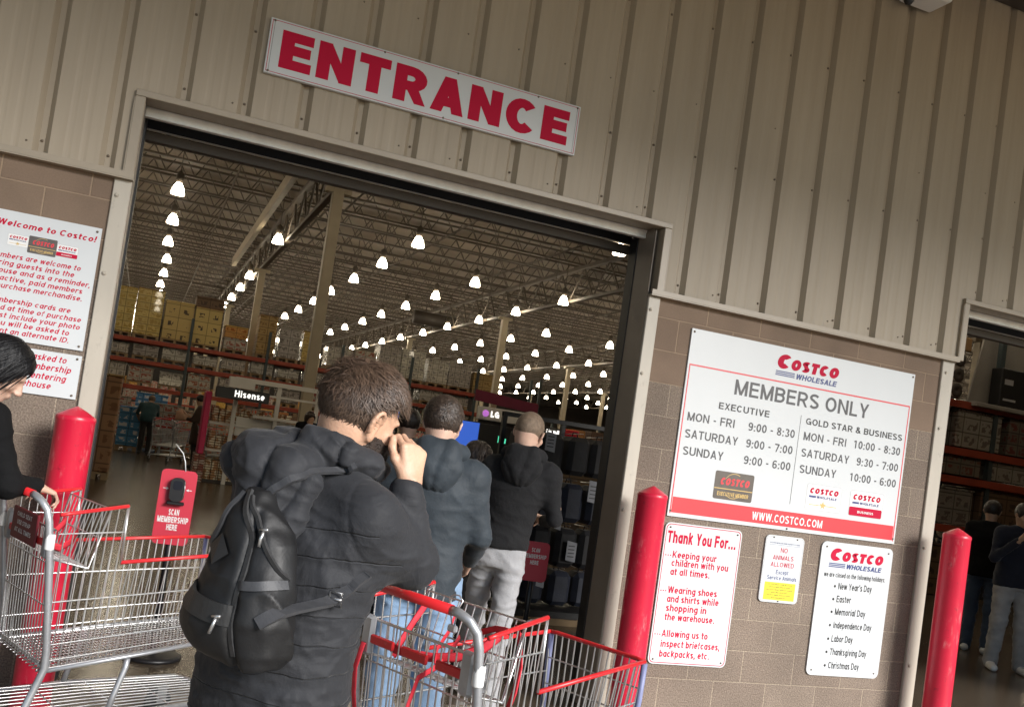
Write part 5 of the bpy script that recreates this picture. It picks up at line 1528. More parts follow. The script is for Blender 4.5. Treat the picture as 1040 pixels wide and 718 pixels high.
def head_field(s, Hc, Q, sc=1.0, neck=None, k=.018, face=True, ear=1.0):
    P = lambda x, y, z: np.array(Hc) + Q @ (np.array([x, y, z]) * sc)
    r = lambda *a: np.array(a) * sc
    s.ell(P(0, -.012, .030), r(.076, .097, .086), 0, Q)
    s.ell(P(0, .030, -.040), r(.060, .062, .078), .04 * sc, Q)
    s.ell(P(0, .058, -.098), r(.030, .028, .022), .03 * sc, Q)
    s.ell(P(0, -.045, -.03), r(.058, .05, .07), .03 * sc, Q)
    if face:
        s.cone(P(0, .088, .006), P(0, .112, -.034), .009 * sc, .014 * sc, .012 * sc)
        s.ell(P(0, .080, .018), r(.048, .016, .010), .014 * sc, Q)
        for q in (-1, 1):
            s.ell(P(q * .032, .096, -.004), r(.016, .012, .011), .012 * sc, Q, 'd')
            s.ell(P(q * .012, .104, -.040), r(.009, .010, .008), .008 * sc, Q)
            s.ell(P(q * .045, .062, -.03), r(.022, .02, .018), .02 * sc, Q)
        s.ell(P(0, .090, -.064), r(.022, .010, .006), .008 * sc, Q); s.ell(P(0, .089, -.074), r(.019, .010, .006), .008 * sc, Q)
    for q in (-1, 1):
        Qe = Q @ np.array(Matrix.Rotation(R(24 * q), 3, 'Z') @ Matrix.Rotation(R(12), 3, 'X') @ Matrix.Rotation(R(8 * q), 3, 'Y'))
        E = lambda x, y, z: P(q * .080, -.004, -.014) + Qe @ (np.array([q * x, y, z]) * sc * ear)
        e = lambda *a: np.array(a) * sc * ear
        s.ell(E(.000, 0, .004), e(.0055, .020, .030), .004 * sc, Qe)
        # helix rim, hollow and lobe
        rim = [E(.005 + .002 * math.sin(R(t)), -.017 * math.cos(R(t)) * (1 if t < 200 else 1), .006 + .027 * math.sin(R(t))) for t in range(-40, 200, 24)]
        for a_, b_ in zip(rim, rim[1:]): s.cone(a_, b_, .0042 * sc * ear, .0042 * sc * ear, .003)
        s.ell(E(.006, .003, .0), e(.0045, .009, .014), .003 * sc, Qe, 'd')
        s.ell(E(.001, .004, -.026), e(.006, .009, .010), .006 * sc, Qe)
    return P

def hand_field(s, W, d, n, curl=45, side=1, sc=1.0, thumb=None, k=.006):
    """W wrist, d direction to the knuckles, n normal out of the back of the hand, side = +1 thumb towards cross(d, n)"""
    d = np.array(d, float); d /= np.linalg.norm(d); n = np.array(n, float); n -= d * (n @ d); n /= np.linalg.norm(n)
    t = np.cross(d, n) * side
    W = np.array(W, float)
    s.cone(W - d * .03, W + d * .02, .027 * sc, .025 * sc, .02, (n, .75))
    for i, off in enumerate((.0315, .0105, -.0105, -.0300)):
        kn = W + d * (.090, .094, .090, .080)[i] * sc + t * off * sc
        s.cone(W + d * .015 * sc + t * off * .55 * sc, kn, .016 * sc, .0115 * sc, .014, (n, .85))
        L = ((.042, .025, .020), (.046, .028, .021), (.043, .026, .020), (.034, .020, .018))[i]
        p, dd = kn, d.copy()
        for j, l in enumerate(L):
            a = R(curl * (.8, 1.1, .7)[j] * (1 + .10 * (i - 1.5)))
            dd = dd * math.cos(a) - n * math.sin(a) if j == 0 else dd
            if j > 0:
                perp = -(n * 1.0) - dd * ((-n) @ dd); q = np.linalg.norm(perp)
                # keep bending in the plane of d and n
                ax = np.cross(d, -n); dd = dd * math.cos(a) + np.cross(ax, dd) * math.sin(a)
            p2 = p + dd * l * sc
            s.cone(p, p2, (.0092, .0083, .0075)[j] * sc, (.0083, .0075, .0064)[j] * sc, .0022)
            p = p2
    b = W + d * .022 * sc + t * .022 * sc
    if thumb is None: thumb = (t * .75 + d * .8 - n * .5, d * .9 - t * .05 - n * .5)
    p = b
    for dv, l, r0, r1 in ((thumb[0], .046, .0155, .0115), (thumb[1], .032, .0112, .0098), (thumb[1] if len(thumb) < 3 else thumb[2], .026, .0098, .0074)):
        dv = np.array(dv, float); dv /= np.linalg.norm(dv); p2 = p + dv * l * sc
        s.cone(p, p2, r0 * sc, r1 * sc, .006); p = p2
    return p

# ---- hair: a cap of curved locks
def locks(P, Q, n, rad, length, width, seed, name, m, parent, zmin=-.062, wave=.5, hs_=1.0):
    rs = np.random.RandomState(seed)
    V, Fs = [], []
    cen = P(0, -.014, .032); rad = rad * hs_; length = length * hs_
    e = Q @ np.array([0, 1, 0]); u = Q @ np.array([0, 0, 1]); rx = Q @ np.array([1, 0, 0])
    cnt = 0
    while cnt < n:
        d = rs.normal(size=3); d /= np.linalg.norm(d)
        pl = d * np.array([.077, .098, .088]) * rad          # local point on the scalp
        yl, zl = pl[1] / hs_ - .014, pl[2] / hs_ + .032
        if zl < zmin: continue
        if yl > .050 + .52 * (zl - .03): continue                # forehead
        if yl > -.030 and zl < .030 + (yl + .03) * .45: continue        # temples and ears
        base = cen + Q @ pl
        nrm = Q @ (d / np.array([.077, .098, .088])); nrm /= np.linalg.norm(nrm)
        whorl = np.array([.012, -.055, .115])
        flow = pl + np.array([0, -.014, .032]) - whorl
        flow = Q @ flow; flow -= nrm * (flow @ nrm); flow /= (np.linalg.norm(flow) + 1e-6)
        if zl > .05: flow = flow * .6 + e * .55 + rx * .35 * rs.normal()
        nv = np.array([vnoise((base * 17)[None], 71)[0], vnoise((base * 17)[None], 72)[0], vnoise((base * 17)[None], 73)[0]])
        flow += .75 * nv + .16 * rs.normal(size=3); flow -= nrm * (flow @ nrm); flow /= (np.linalg.norm(flow) + 1e-6)
        L = length * (.55 + .6 * rs.rand()) * (1.25 if zl > .05 else (.55 if zl < -.03 else .85))
        side = np.cross(nrm, flow)
        ph = rs.rand() * 6.3; amp = wave * L * .18
        k0 = len(V)
        wd = width * (.6 + .7 * rs.rand())
        lift = .20 + .34 * rs.rand()
        for q in range(5):
            t = q / 4
            p = base + flow * L * t + nrm * (L * lift * t * (1 - .75 * t) + .002) + side * amp * math.sin(ph + t * 3.6)
            hw = wd * (1 - t) ** .6 * .5 + .0002
            tw = side * math.cos(.6 * t) + nrm * math.sin(.6 * t) * .6
            V += [p - tw * hw + 0 * nrm, p + nrm * hw * .5, p + tw * hw]
        for q in range(4):
            a = k0 + q * 3; Fs += [(a, a + 1, a + 4, a + 3), (a + 1, a + 2, a + 5, a + 4)]
        cnt += 1
    me = bpy.data.meshes.new(name); me.from_pydata([tuple(p) for p in V], [], Fs)
    me.polygons.foreach_set('use_smooth', [True] * len(Fs)); me.update()
    return link(name, me, m, parent)
def hanging_hair(P, Q, n, m, parent, seed=5, steps=8, step=.026, width=.0075, hs=1.0):
    """long straight strands: each runs over the skull, then falls"""
    rs = np.random.RandomState(seed)
    V, Fs = [], []
    cen = P(0, -.014, .032)
    rad = np.array([.077, .098, .088]) * hs
    down = np.array([0, 0, -1.0]); back = Q @ np.array([0, -1, 0]); rx = Q @ np.array([1, 0, 0])
    c = 0
    while c < n:
        d = rs.normal(size=3); d /= np.linalg.norm(d)
        if d[1] > -.15 and d[2] < .72: continue
        if d[2] < -.15: continue
        lay = 1.10 + .12 * rs.rand()
        p = cen + Q @ (d * rad * lay)
        side = 1 if d[0] > 0 else -1
        path = [p]
        jit = .10 * rs.normal(size=3)
        for q in range(steps + rs.randint(-3, 3)):
            dirv = down * 1.0 + back * .85 + rx * side * .35 * max(0, 1 - q / 6) + jit
            l = Q.T @ (p - cen); g = l / (rad * lay) ** 2; g = Q @ (g / np.linalg.norm(g))
            k = np.linalg.norm(l / (rad * lay))
            if k < 1.12: dirv = dirv - g * (dirv @ g)
            dirv /= np.linalg.norm(dirv) + 1e-6
            p = p + dirv * step
            l = Q.T @ (p - cen); k = np.linalg.norm(l / (rad * lay))
            if k < 1: p = cen + Q @ (l / k)
            path.append(p)
        k0 = len(V); L = len(path)
        w0 = width * (.6 + .7 * rs.rand())
        for q, x in enumerate(path):
            t = path[min(q + 1, L - 1)] - path[max(q - 1, 0)]; t /= np.linalg.norm(t) + 1e-9
            l = Q.T @ (x - cen); g = Q @ (l / rad ** 2); g /= np.linalg.norm(g)
            sd = np.cross(t, g); sd /= np.linalg.norm(sd) + 1e-9
            w_ = w0 * (.55 + .45 * math.sin(math.pi * min(1, q / L + .2))) * (1 if q < L - 2 else .5)
            V += [x - sd * w_ / 2, x + g * w_ * .25, x + sd * w_ / 2]
        for q in range(L - 1):
            a = k0 + q * 3; Fs += [(a, a + 1, a + 4, a + 3), (a + 1, a + 2, a + 5, a + 4)]
        c += 1
    me = bpy.data.meshes.new('hair_strands'); me.from_pydata([tuple(p) for p in V], [], Fs)
    me.polygons.foreach_set('use_smooth', [True] * len(Fs)); me.update()
    return link('hair_strands', me, m, parent)
SKIN = {}
def skin(name, c):
    m = mat(name, c, rough=.5, var=.10, vscale=18, bump=.12, bscale=160)
    b = m.node_tree.nodes['Principled BSDF']
    b.inputs['Subsurface Weight'].default_value = .12
    b.inputs['Subsurface Radius'].default_value = (.012, .005, .003)
    return m
M['skin1'] = skin('warm_skin', (.55, .33, .22)); M['skin2'] = skin('pale_skin', (.56, .36, .27)); M['skin3'] = skin('tan_skin', (.48, .30, .20))
def cloth(name, c, rough=.8, sheen=.15, bump=.25, bscale=70, var=.12, vscale=9, spec=.3, crease=.22, cscale=8):
    m = mat(name, c, rough=rough, var=var, vscale=vscale, bump=bump, bscale=bscale, sheen=sheen, spec=spec)
    n, L = m.node_tree.nodes, m.node_tree.links
    b = n['Principled BSDF']
    bp = [x for x in n if x.type == 'BUMP'][0]
    tc = [x for x in n if x.type == 'TEX_COORD'][0]
    nz = n.new('ShaderNodeTexNoise'); nz.inputs['Scale'].default_value = cscale; nz.inputs['Detail'].default_value = 5; nz.inputs['Distortion'].default_value = 1.2
    L.new(tc.outputs['Object'], nz.inputs['Vector'])
    s1 = n.new('ShaderNodeMath'); s1.operation = 'SUBTRACT'; s1.inputs[1].default_value = .5; L.new(nz.outputs['Fac'], s1.inputs[0])
    s2 = n.new('ShaderNodeMath'); s2.operation = 'ABSOLUTE'; L.new(s1.outputs[0], s2.inputs[0])
    b2 = n.new('ShaderNodeBump'); b2.invert = True; b2.inputs['Strength'].default_value = crease; b2.inputs['Distance'].default_value = .02
    L.new(s2.outputs[0], b2.inputs['Height']); L.new(bp.outputs['Normal'], b2.inputs['Normal']); L.new(b2.outputs['Normal'], b.inputs['Normal'])
    return m
M['jk1'] = cloth('charcoal_nylon', (.024, .025, .0285), rough=.70, sheen=.06, bump=.06, bscale=140, spec=.28, crease=.34, cscale=9)
def quilt_mat(name, base):
    """stitched horizontal channels with puckers, on the trunk only, laid out in the wearer's own frame"""
    m = M[base].copy(); m.name = name
    n, L = m.node_tree.nodes, m.node_tree.links
    b = n['Principled BSDF']
    old = b.inputs['Normal'].links[0].from_socket
    tc = [x for x in n if x.type == 'TEX_COORD'][0]
    sx = n.new('ShaderNodeSeparateXYZ'); L.new(tc.outputs['Object'], sx.inputs[0])
    def mth(op, a, c=None, d=None):
        q = n.new('ShaderNodeMath'); q.operation = op
        for k, v in enumerate((a, c, d)):
            if v is None: continue
            if isinstance(v, (int, float)): q.inputs[k].default_value = v
            else: L.new(v, q.inputs[k])
        return q.outputs[0]
    wob = n.new('ShaderNodeTexNoise'); wob.inputs['Scale'].default_value = 6; wob.inputs['Detail'].default_value = 3; L.new(tc.outputs['Object'], wob.inputs['Vector'])
    z = mth('MULTIPLY_ADD', wob.outputs['Fac'], .045, sx.outputs['Z'])
    ph = mth('FRACT', mth('DIVIDE', mth('SUBTRACT', z, .80), .058))
    fr = mth('ABSOLUTE', mth('SUBTRACT', ph, .5))                      # 0.5 at the seam
    seam = n.new('ShaderNodeMapRange'); seam.interpolation_type = 'SMOOTHSTEP'
    seam.inputs['From Min'].default_value = .455; seam.inputs['From Max'].default_value = .5; L.new(fr, seam.inputs['Value'])
    near = n.new('ShaderNodeMapRange'); near.inputs['From Min'].default_value = .15; near.inputs['From Max'].default_value = .5; L.new(fr, near.inputs['Value'])
    mp = n.new('ShaderNodeMapping'); mp.inputs['Scale'].default_value = (70, 70, 16); L.new(tc.outputs['Object'], mp.inputs['Vector'])
    pk = n.new('ShaderNodeTexNoise'); pk.inputs['Scale'].default_value = 1; pk.inputs['Detail'].default_value = 2; L.new(mp.outputs['Vector'], pk.inputs['Vector'])
    trunk = mth('MULTIPLY', mth('LESS_THAN', sx.outputs['Z'], 1.345), mth('LESS_THAN', mth('ABSOLUTE', sx.outputs['X']), .215))
    h = mth('MULTIPLY', mth('SUBTRACT', mth('MULTIPLY', mth('MULTIPLY', pk.outputs['Fac'], near.outputs['Result']), .5), seam.outputs['Result']), trunk)
    bp = n.new('ShaderNodeBump'); bp.inputs['Strength'].default_value = .75; bp.inputs['Distance'].default_value = .006
    L.new(h, bp.inputs['Height']); L.new(old, bp.inputs['Normal']); L.new(bp.outputs['Normal'], b.inputs['Normal'])
    return m
M['jk1q'] = quilt_mat('charcoal_quilted_nylon', 'jk1')
M['jk2'] = cloth('slate_blue_shell', (.027, .035, .043), rough=.66, sheen=.05, bump=.15, bscale=60)
M['hood3'] = cloth('black_jersey', (.012, .012, .013), rough=.85, sheen=.03, spec=.2)
M['sweat'] = cloth('light_grey_jersey', (.31, .31, .32), rough=.9, bump=.3, bscale=220, var=.08, vscale=30)
M['jeans'] = cloth('light_blue_denim', (.20, .30, .44), rough=.85, bump=.3, bscale=260, var=.22, vscale=14)
M['jeansdk'] = cloth('dark_denim', (.05, .075, .12), rough=.85)
M['blk'] = cloth('black_knit', (.0065, .0065, .007), rough=.9, sheen=0, spec=.15)
M['teal'] = cloth('dark_teal_shell', (.018, .055, .065), rough=.6)
M['brcoat'] = cloth('brown_coat_wool', (.055, .035, .025), rough=.85)
M['dkpant'] = cloth('dark_trouser_cloth', (.028, .026, .026), rough=.85)
M['greyp'] = cloth('grey_sweat_cloth', (.36, .35, .34), rough=.9)
M['shoeW'] = mat('white_shoe', (.72, .71, .69), rough=.5, var=.1); M['shoeB'] = mat('dark_shoe', (.02, .02, .02), rough=.5)
M['hairbr'] = mat('dark_brown_hair', (.040, .026, .018), rough=.42, var=.35, vscale=40, bump=.5, bscale=120, stretch=(1, 1, .35))
M['hairdk'] = mat('dark_hair', (.022, .015, .012), rough=.42, var=.3, vscale=40, bump=.4, bscale=140)
M['hairblk'] = mat('glossy_black_hair', (.005, .005, .006), rough=.5, spec=.3, var=.2, vscale=30, bump=.5, bscale=70, stretch=(1, 1, .25))
M['hairlt'] = mat('cropped_light_brown_hair', (.15, .105, .07), rough=.6, var=.3, vscale=60, bump=.5, bscale=260)
M['beard'] = mat('dark_beard', (.03, .018, .012), rough=.6, var=.35, vscale=60, bump=.8, bscale=240)
M['capgrey'] = cloth('grey_cap_cloth', (.16, .155, .14), rough=.9)
M['eye'] = mat('eye', (.03, .02, .015), rough=.15, var=0)

M['navy'] = cloth('navy_knit', (.010, .012, .022), rough=.85)
M['hairlockdk'] = mat('dark_hair_lock', (.050, .034, .024), rough=.42, var=.4, vscale=60, spec=.4)
M['hairlock'] = mat('brown_hair_lock', (.080, .050, .033), rough=.46, var=.45, vscale=60, spec=.5)

def default_J():
    return dict(head=(0, .055, 1.605), neck=(0, .010, 1.475), chest=(0, 0, 1.30), waist=(0, .01, 1.08), hip=(0, 0, .94),
                shR=(.180, -.005, 1.41), elR=(.235, -.02, 1.135), wrR=(.225, .10, .905), shL=(-.180, -.005, 1.41), elL=(-.235, -.02, 1.135), wrL=(-.225, .10, .905),
                hipR=(.090, 0, .93), knR=(.098, .02, .50), anR=(.10, -.02, .09), hipL=(-.090, 0, .93), knL=(-.098, .02, .50), anL=(-.10, -.02, .09))

def person(label, loc, bearing, J=None, h=.014, sc=1.0, skinm='skin1', top='blk', pants='dkpant', shoe='shoeB', hairm='hairdk', head=(0, 8, 0), hair='short', hem=.86,
           girth=1.0, hood=False, hsc=1.0, ear=1.0, topdisp=None, hands=('relax', 'relax'), coat_len=None, headh=None, face=True, pantloose=1.0, armr=1.0, cap=False, group=None):
    j = default_J(); j.update(J or {})
    j = {k: np.array(v, float) for k, v in j.items()}
    Q = rotm(*head)
    pts = np.array(list(j.values())); lo = pts.min(0) - .2; hi = pts.max(0) + .2; lo[2] = -.03; hi[2] = j['head'][2] + .2
    # --- body
    s = SDF(lo, hi, h)
    g = girth
    s.loft([(j['hip'][2] - .08, .15 * g, .10 * g, *j['hip'][:2]), (j['waist'][2], .135 * g, .09 * g, *j['waist'][:2]), (j['chest'][2], .155 * g, .105 * g, *j['chest'][:2]), (j['shR'][2] + .0, .15 * g, .085 * g, *((j['shR'] + j['shL'])[:2] / 2)), (j['neck'][2] - .01, .07, .06, *j['neck'][:2])])
    s.cone(j['neck'] - np.array([0, 0, .03]), j['head'] - Q @ np.array([0, .02, .045]), .058, .054, .03)
    for q in 'RL':
        s.cone(j['sh' + q], j['el' + q], .048, .038, .03); s.cone(j['el' + q], j['wr' + q], .038, .026, .01)
        s.cone(j['hip' + q], j['kn' + q], .075, .052, .03); s.cone(j['kn' + q], j['an' + q], .052, .036, .01)
        s.cone(j['an' + q], j['an' + q] + np.array([0, .11, -.055]), .035, .028, .02)
        if hands[0 if q == 'R' else 1] and h > .005:
            dv = j['wr' + q] - j['el' + q]
            sd = 1 if q == 'R' else -1
            hd = hands[0 if q == 'R' else 1]
            if hd == 'relax': hand_field(s, j['wr' + q], dv, np.array([sd, .15, 0.1]), 28, -sd, max(1.0, h / .010))
            elif isinstance(hd, tuple): hand_field(s, j['wr' + q], hd[0], hd[1], hd[2], hd[3], max(1.0, h / .010))
    hs = SDF(j['head'] - .19 * sc, j['head'] + .19 * sc, headh or h * .55)
    P = head_field(hs, j['head'], Q, hsc, face=face, ear=ear)
    hs.cone(j['neck'] - np.array([0, 0, .03]), j['head'] - Q @ np.array([0, .02, .045]), .058, .054, .03)
    if h > .02:                       # far figures: head inside the one field
        head_field(s, j['head'], Q, hsc, face=False); parts = [s]
    else: parts = [s, hs]
    body = to_obj(parts, 'person', skinm, None, None, 1)
    body.location = loc; body.rotation_euler = (0, 0, -R(bearing)); body.scale = (sc,) * 3
    tag(body, label, 'person', group)
    kids = {}
    # --- trousers
    s = SDF(lo, hi, h)
    L = pantloose
    s.loft([(j['hip'][2] - .10, .155 * g, .110 * g, *j['hip'][:2]), (j['hip'][2] + .03, .155 * g, .112 * g, *j['hip'][:2]), (j['waist'][2] - .02, .148 * g, .10 * g, *j['waist'][:2])], .03)
    for q in 'RL':
        s.cone(j['hip' + q] - np.array([0, 0, .02]), j['kn' + q], .092 * L, .070 * L, .03); s.cone(j['kn' + q], j['an' + q] + np.array([0, 0, -.01]), .070 * L, .060 * L, .03)
    def pd(v):
        q = v + .03 * vnoise(v * 6, 18)[:, None]
        rd = 1 - np.abs(vnoise(q * np.array([9, 9, 13]) + q[:, [2, 2, 0]] * np.array([7, -7, 0]), 3))
        rd2 = 1 - np.abs(vnoise(q * np.array([16, 16, 22]) + q[:, [2, 2, 0]] * np.array([-12, 12, 0]), 4))
        return .010 * (rd ** 3 - .4) + .005 * (rd2 ** 3 - .4)
    kids['trousers'] = to_obj([s], 'trousers', pants, body, pd if h < .02 else None)
    # --- shoes
    for q in 'RL':
        a = j['an' + q]; f = np.array([.012 if q == 'R' else -.012, .16, 0])
        s = SDF(a - .25, a + .27, min(h, .014))
        hl = np.array([a[0], a[1] - .045, a[2] - .045]); te = hl + f * 1.25
        s.cone(hl, te + np.array([0, 0, -.005]), .044, .042, .01, ((0, 0, 1), .9)); s.cone(a + np.array([0, 0, .0]), hl + f * .6 + np.array([0, 0, .012]), .045, .036, .03)
        s.cut((0, 0, a[2] - .086), (0, 0, -1))
        to_obj([s], 'shoe', shoe, body)
    # --- top
    s = SDF(lo, hi, h)
    sh = (j['shR'] + j['shL']) / 2
    zb = hem
    cx, cy = j['hip'][:2]
    s.loft([(zb, .183 * g, .132 * g, cx, cy), (j['hip'][2] + .05, .182 * g, .132 * g, cx, cy), (j['waist'][2], .170 * g, .125 * g, *j['waist'][:2]), (j['chest'][2], .190 * g, .138 * g, *j['chest'][:2]),
            (sh[2] - .03, .170 * g, .112 * g, *sh[:2]), (sh[2] + .030, .112, .085, sh[0], sh[1] + .01), (j['neck'][2] + .012, .076, .072, *j['neck'][:2])], .03, 2.2)
    for q in 'RL':
        s.cone(j['sh' + q], j['el' + q], .058 * armr, .049 * armr, .075); s.cone(j['el' + q], j['wr' + q], .049 * armr, .038 * armr, .02)
        s.cone(j['sh' + q] - np.array([0, 0, .004]), j['neck'] - np.array([0, 0, .036]), .050 * armr, .050, .05)
    if coat_len:
        s.loft([(coat_len, .20 * g, .15 * g, cx, cy), (j['hip'][2] + .05, .185 * g, .135 * g, cx, cy)], .03)
    def td(v):
        q = v + .03 * vnoise(v * 6, 17)[:, None]
        rd = 1 - np.abs(vnoise(q * np.array([8, 8, 15]) + q[:, [2, 2, 0]] * np.array([5, -5, 0]), 7))
        rd2 = 1 - np.abs(vnoise(q * np.array([15, 15, 26]) + q[:, [2, 2, 0]] * np.array([-9, 9, 0]), 8))
        return .0062 * (rd ** 4 - .3) + .0028 * (rd2 ** 4 - .3) + .003 * vnoise(v * 5, 9)
    kids['top'] = to_obj([s], 'jacket' if top in ('jk1', 'jk1q', 'jk2', 'teal', 'brcoat') else 'sweater', top, body, (topdisp or td) if h < .02 else None)
    if hood:
        nk = j['neck']
        s = SDF(nk - .26, nk + .2, min(h, .009))
        s.chain([nk + np.array([x, y, z]) for x, y, z in ((-.03, .10, -.035), (-.085, .05, -.015), (-.098, -.03, .005), (-.05, -.085, .02), (.05, -.085, .02), (.098, -.03, .005), (.085, .05, -.015), (.03, .10, -.035))], [.022, .027, .034, .038, .038, .034, .027, .022], .02)
        s.ell(nk + np.array([0, -.110, -.055]), (.118, .052, .095), .03)
        s.ell(nk + np.array([0, -.095, -.115]), (.08, .05, .07), .04)
        def hod(v):
            a = np.arctan2(v[:, 0] - nk[0], v[:, 2] - nk[2] + .22)
            return .008 * (np.abs(np.sin(a * 6 + 1.5 * vnoise(v * 6, 61))) ** .6 - .7) + .004 * vnoise(v * np.array([22, 22, 40]), 62)
        to_obj([s], 'hood', top, body, hod)
    # --- hair
    if hair:
        s = SDF(j['head'] - .19, j['head'] + .19, min(h, .009))
        th = {'short': .014, 'buzz': .004, 'bob': .02, 'long': .02, 'fade': .008}[hair]
        s.ell(P(0, -.014, .032), (np.array([.077, .098, .088]) + th) * hsc, 0, Q)
        if hair in ('bob', 'long'):
            s.ell(P(0, -.03, -.03), (.088, .085, .10), .04, Q)
            if hair == 'long':
                for q in (-1, 1): s.ell(P(q * .045, .0, .0), (.050, .055, .085), .03, Q)
                s.cone(P(0, -.06, -.05), P(0, -.06, -.22), .08, .05, .05)
        # hairline: clear of the face, down to the nape
        e = Q @ np.array([0, 1, 0]); u = Q @ np.array([0, 0, 1])
        if hair in ('short', 'buzz', 'fade'):
            s.cut(P(0, .062, .02), e * 1.0 - u * .55); s.cut(P(0, .035, -.015), e * .75 - u * .75); s.cut(P(0, 0, -.072), -u)
        else:
            s.cut(P(0, .072 if hair == 'bob' else .078, .03), e - u * .55)
        def hd(v): return .002 * vnoise(v * 60, 5) + .003 * vnoise(v * 28, 6)
        kids['hair'] = to_obj([s], 'hair', hairm, body, hd if hair != 'buzz' else None, 1)
        if hair == 'long': hanging_hair(P, Q, 1500, hairm, kids['hair'])
        if hair == 'bob' and h <= .016: hanging_hair(P, Q, 500, hairm, kids['hair'], steps=7)
        if hair == 'short' and h <= .010: locks(P, Q, 2600, 1.13, .022, .0034, 9, 'hair_locks', 'hairlockdk', kids['hair'], wave=.6, hs_=hsc)
    if cap:
        s = SDF(j['head'] - .2, j['head'] + .24, min(h, .01))
        s.ell(P(0, -.012, .035), (.088, .110, .098), 0, Q); s.cut(P(0, 0, .025), -(Q @ np.array([0, -.15, 1])))
        s.cone(P(0, .09, .035), P(0, .16, .022), .06, .045, .01, (Q @ np.array([0, 0.15, 1]), .12))
        to_obj([s], 'cap', 'capgrey', body)
    if face and h <= .02 and hair != 'long':
        for q in (-1, 1):
            m = MB(); m.lathe([(.0005, -.0085), (.006, -.006), (.0085, 0), (.006, .006), (.0005, .0085)], 10); m.build('eye', 'eye', body, tuple(P(q * .032, .0785, -.004)))
    return body, j, P, Q, kids

# ---- the man in front: charcoal quilted jacket, backpack, right hand at his face -----
B1 = 50
F1 = np.array([math.sin(R(B1)), math.cos(R(B1)), 0]); R1 = np.array([math.cos(R(B1)), -math.sin(R(B1)), 0])
def quilt(v):
    x, y, z = v[:, 0], v[:, 1], v[:, 2]
    tors = np.clip((.205 - np.abs(x)) / .03, 0, 1) * np.clip((1.335 - z) / .02, 0, 1)
    zz = z + .010 * np.sin(x * 9 + 1) + .006 * vnoise(v * np.array([5, 5, 5]), 11)
    ph = (zz - .87) / .062
    fr = np.abs(ph - np.round(ph)) * .062
    d = tors * (.0028 * np.sqrt(np.clip(1 - (1 - fr / .031) ** 2, 0, 1)) - .0012)
    q = v + .025 * vnoise(v * 7, 19)[:, None]
    r1 = 1 - np.abs(vnoise(q * np.array([9, 9, 20]) + q[:, [2, 2, 0]] * np.array([6, -6, 0]), 15))
    r2 = 1 - np.abs(vnoise(q * np.array([20, 20, 44]) + q[:, [2, 2, 0]] * np.array([-14, 14, 0]), 16))
    r3 = 1 - np.abs(vnoise(q * np.array([38, 38, 60]), 20))
    up = np.clip((x - .12) / .04, 0, 1) * np.clip((z - 1.27) / .03, 0, 1)
    yoke = np.clip((z - 1.335) / .03, 0, 1)
    cm = 1 - .65 * np.maximum(up, yoke)
    d += cm * .0062 * (r1 ** 5 - .25) + cm * .0034 * (r2 ** 5 - .25) + cm * .0016 * (r3 ** 2 - .4)
    d += .003 * vnoise(v * np.array([5, 5, 8]), 14)
    # sleeve crumples round the elbow and along the forearm
    arm = np.clip((x - .10) / .03, 0, 1) * np.clip((y - .105) / .06, 0, 1)
    r4 = 1 - np.abs(vnoise(q * np.array([20, 20, 48]), 24))
    d += arm * .0055 * (r4 ** 3 - .4)
    # armhole seam and yoke seam
    ds = np.abs((x - .150) + .30 * (z - 1.36))
    d -= .0025 * np.exp(-(ds / .004) ** 2) * np.clip((z - 1.20) / .03, 0, 1) * np.clip((.10 - y) / .03, 0, 1)
    return d
J1 = dict(head=(.040, .078, 1.548), neck=(0, .040, 1.430), chest=(0, .02, 1.27), waist=(-.012, -.010, 1.08), hip=(-.022, -.018, .93),
          shR=(.162, .0, 1.342), elR=(.178, .165, 1.235), wrR=(.163, .115, 1.395), shL=(-.172, .03, 1.352), elL=(-.215, .12, 1.11), wrL=(-.14, .31, 1.02), hipR=(.062, -.018, .93), hipL=(-.106, -.018, .93), knR=(.075, .01, .5), knL=(-.11, .01, .5), anR=(.09, -.03, .09), anL=(-.12, -.03, .09))
man, j1, P1, Q1, k1 = person('person with dark wavy hair in a charcoal quilted jacket, nearest the viewer', (.375, 2.035, 0), B1, J=J1, h=.0056, headh=.0026,
    skinm='skin1', top='jk1q', pants='jeans', shoe='shoeB', hair=None, hsc=.88, ear=1.18, head=(-20, 16, 8), hem=.850, girth=.98, hood=False, topdisp=quilt, hands=(None, None), armr=1.0)
# the hand at the cheek: its own fine field, joined into the body mesh
s = SDF((.0, -.06, 1.34), (.28, .32, 1.64), .0021)
Wv = np.array([.165, .118, 1.412])
tip = hand_field(s, Wv, (-.04, .05, .95), (1.0, -.35, .12), 74, -1, .86, thumb=((-.50, -.30, .80), (-.45, .05, .85), (-.25, .25, .80)))
s.cone(j1['wrR'], Wv, .028, .027, .01)
v, f = s.net(); v = relax(v, f, 1)
me2 = bpy.data.meshes.new('hand_tmp'); me2.from_pydata([tuple(p) for p in v], [], [tuple(int(q) for q in p) for p in f])
import bmesh
bm2 = bmesh.new(); bm2.from_mesh(man.data); bm2.from_mesh(me2)
for fc in bm2.faces: fc.smooth = True
bm2.to_mesh(man.data); bm2.free(); bpy.data.meshes.remove(me2)
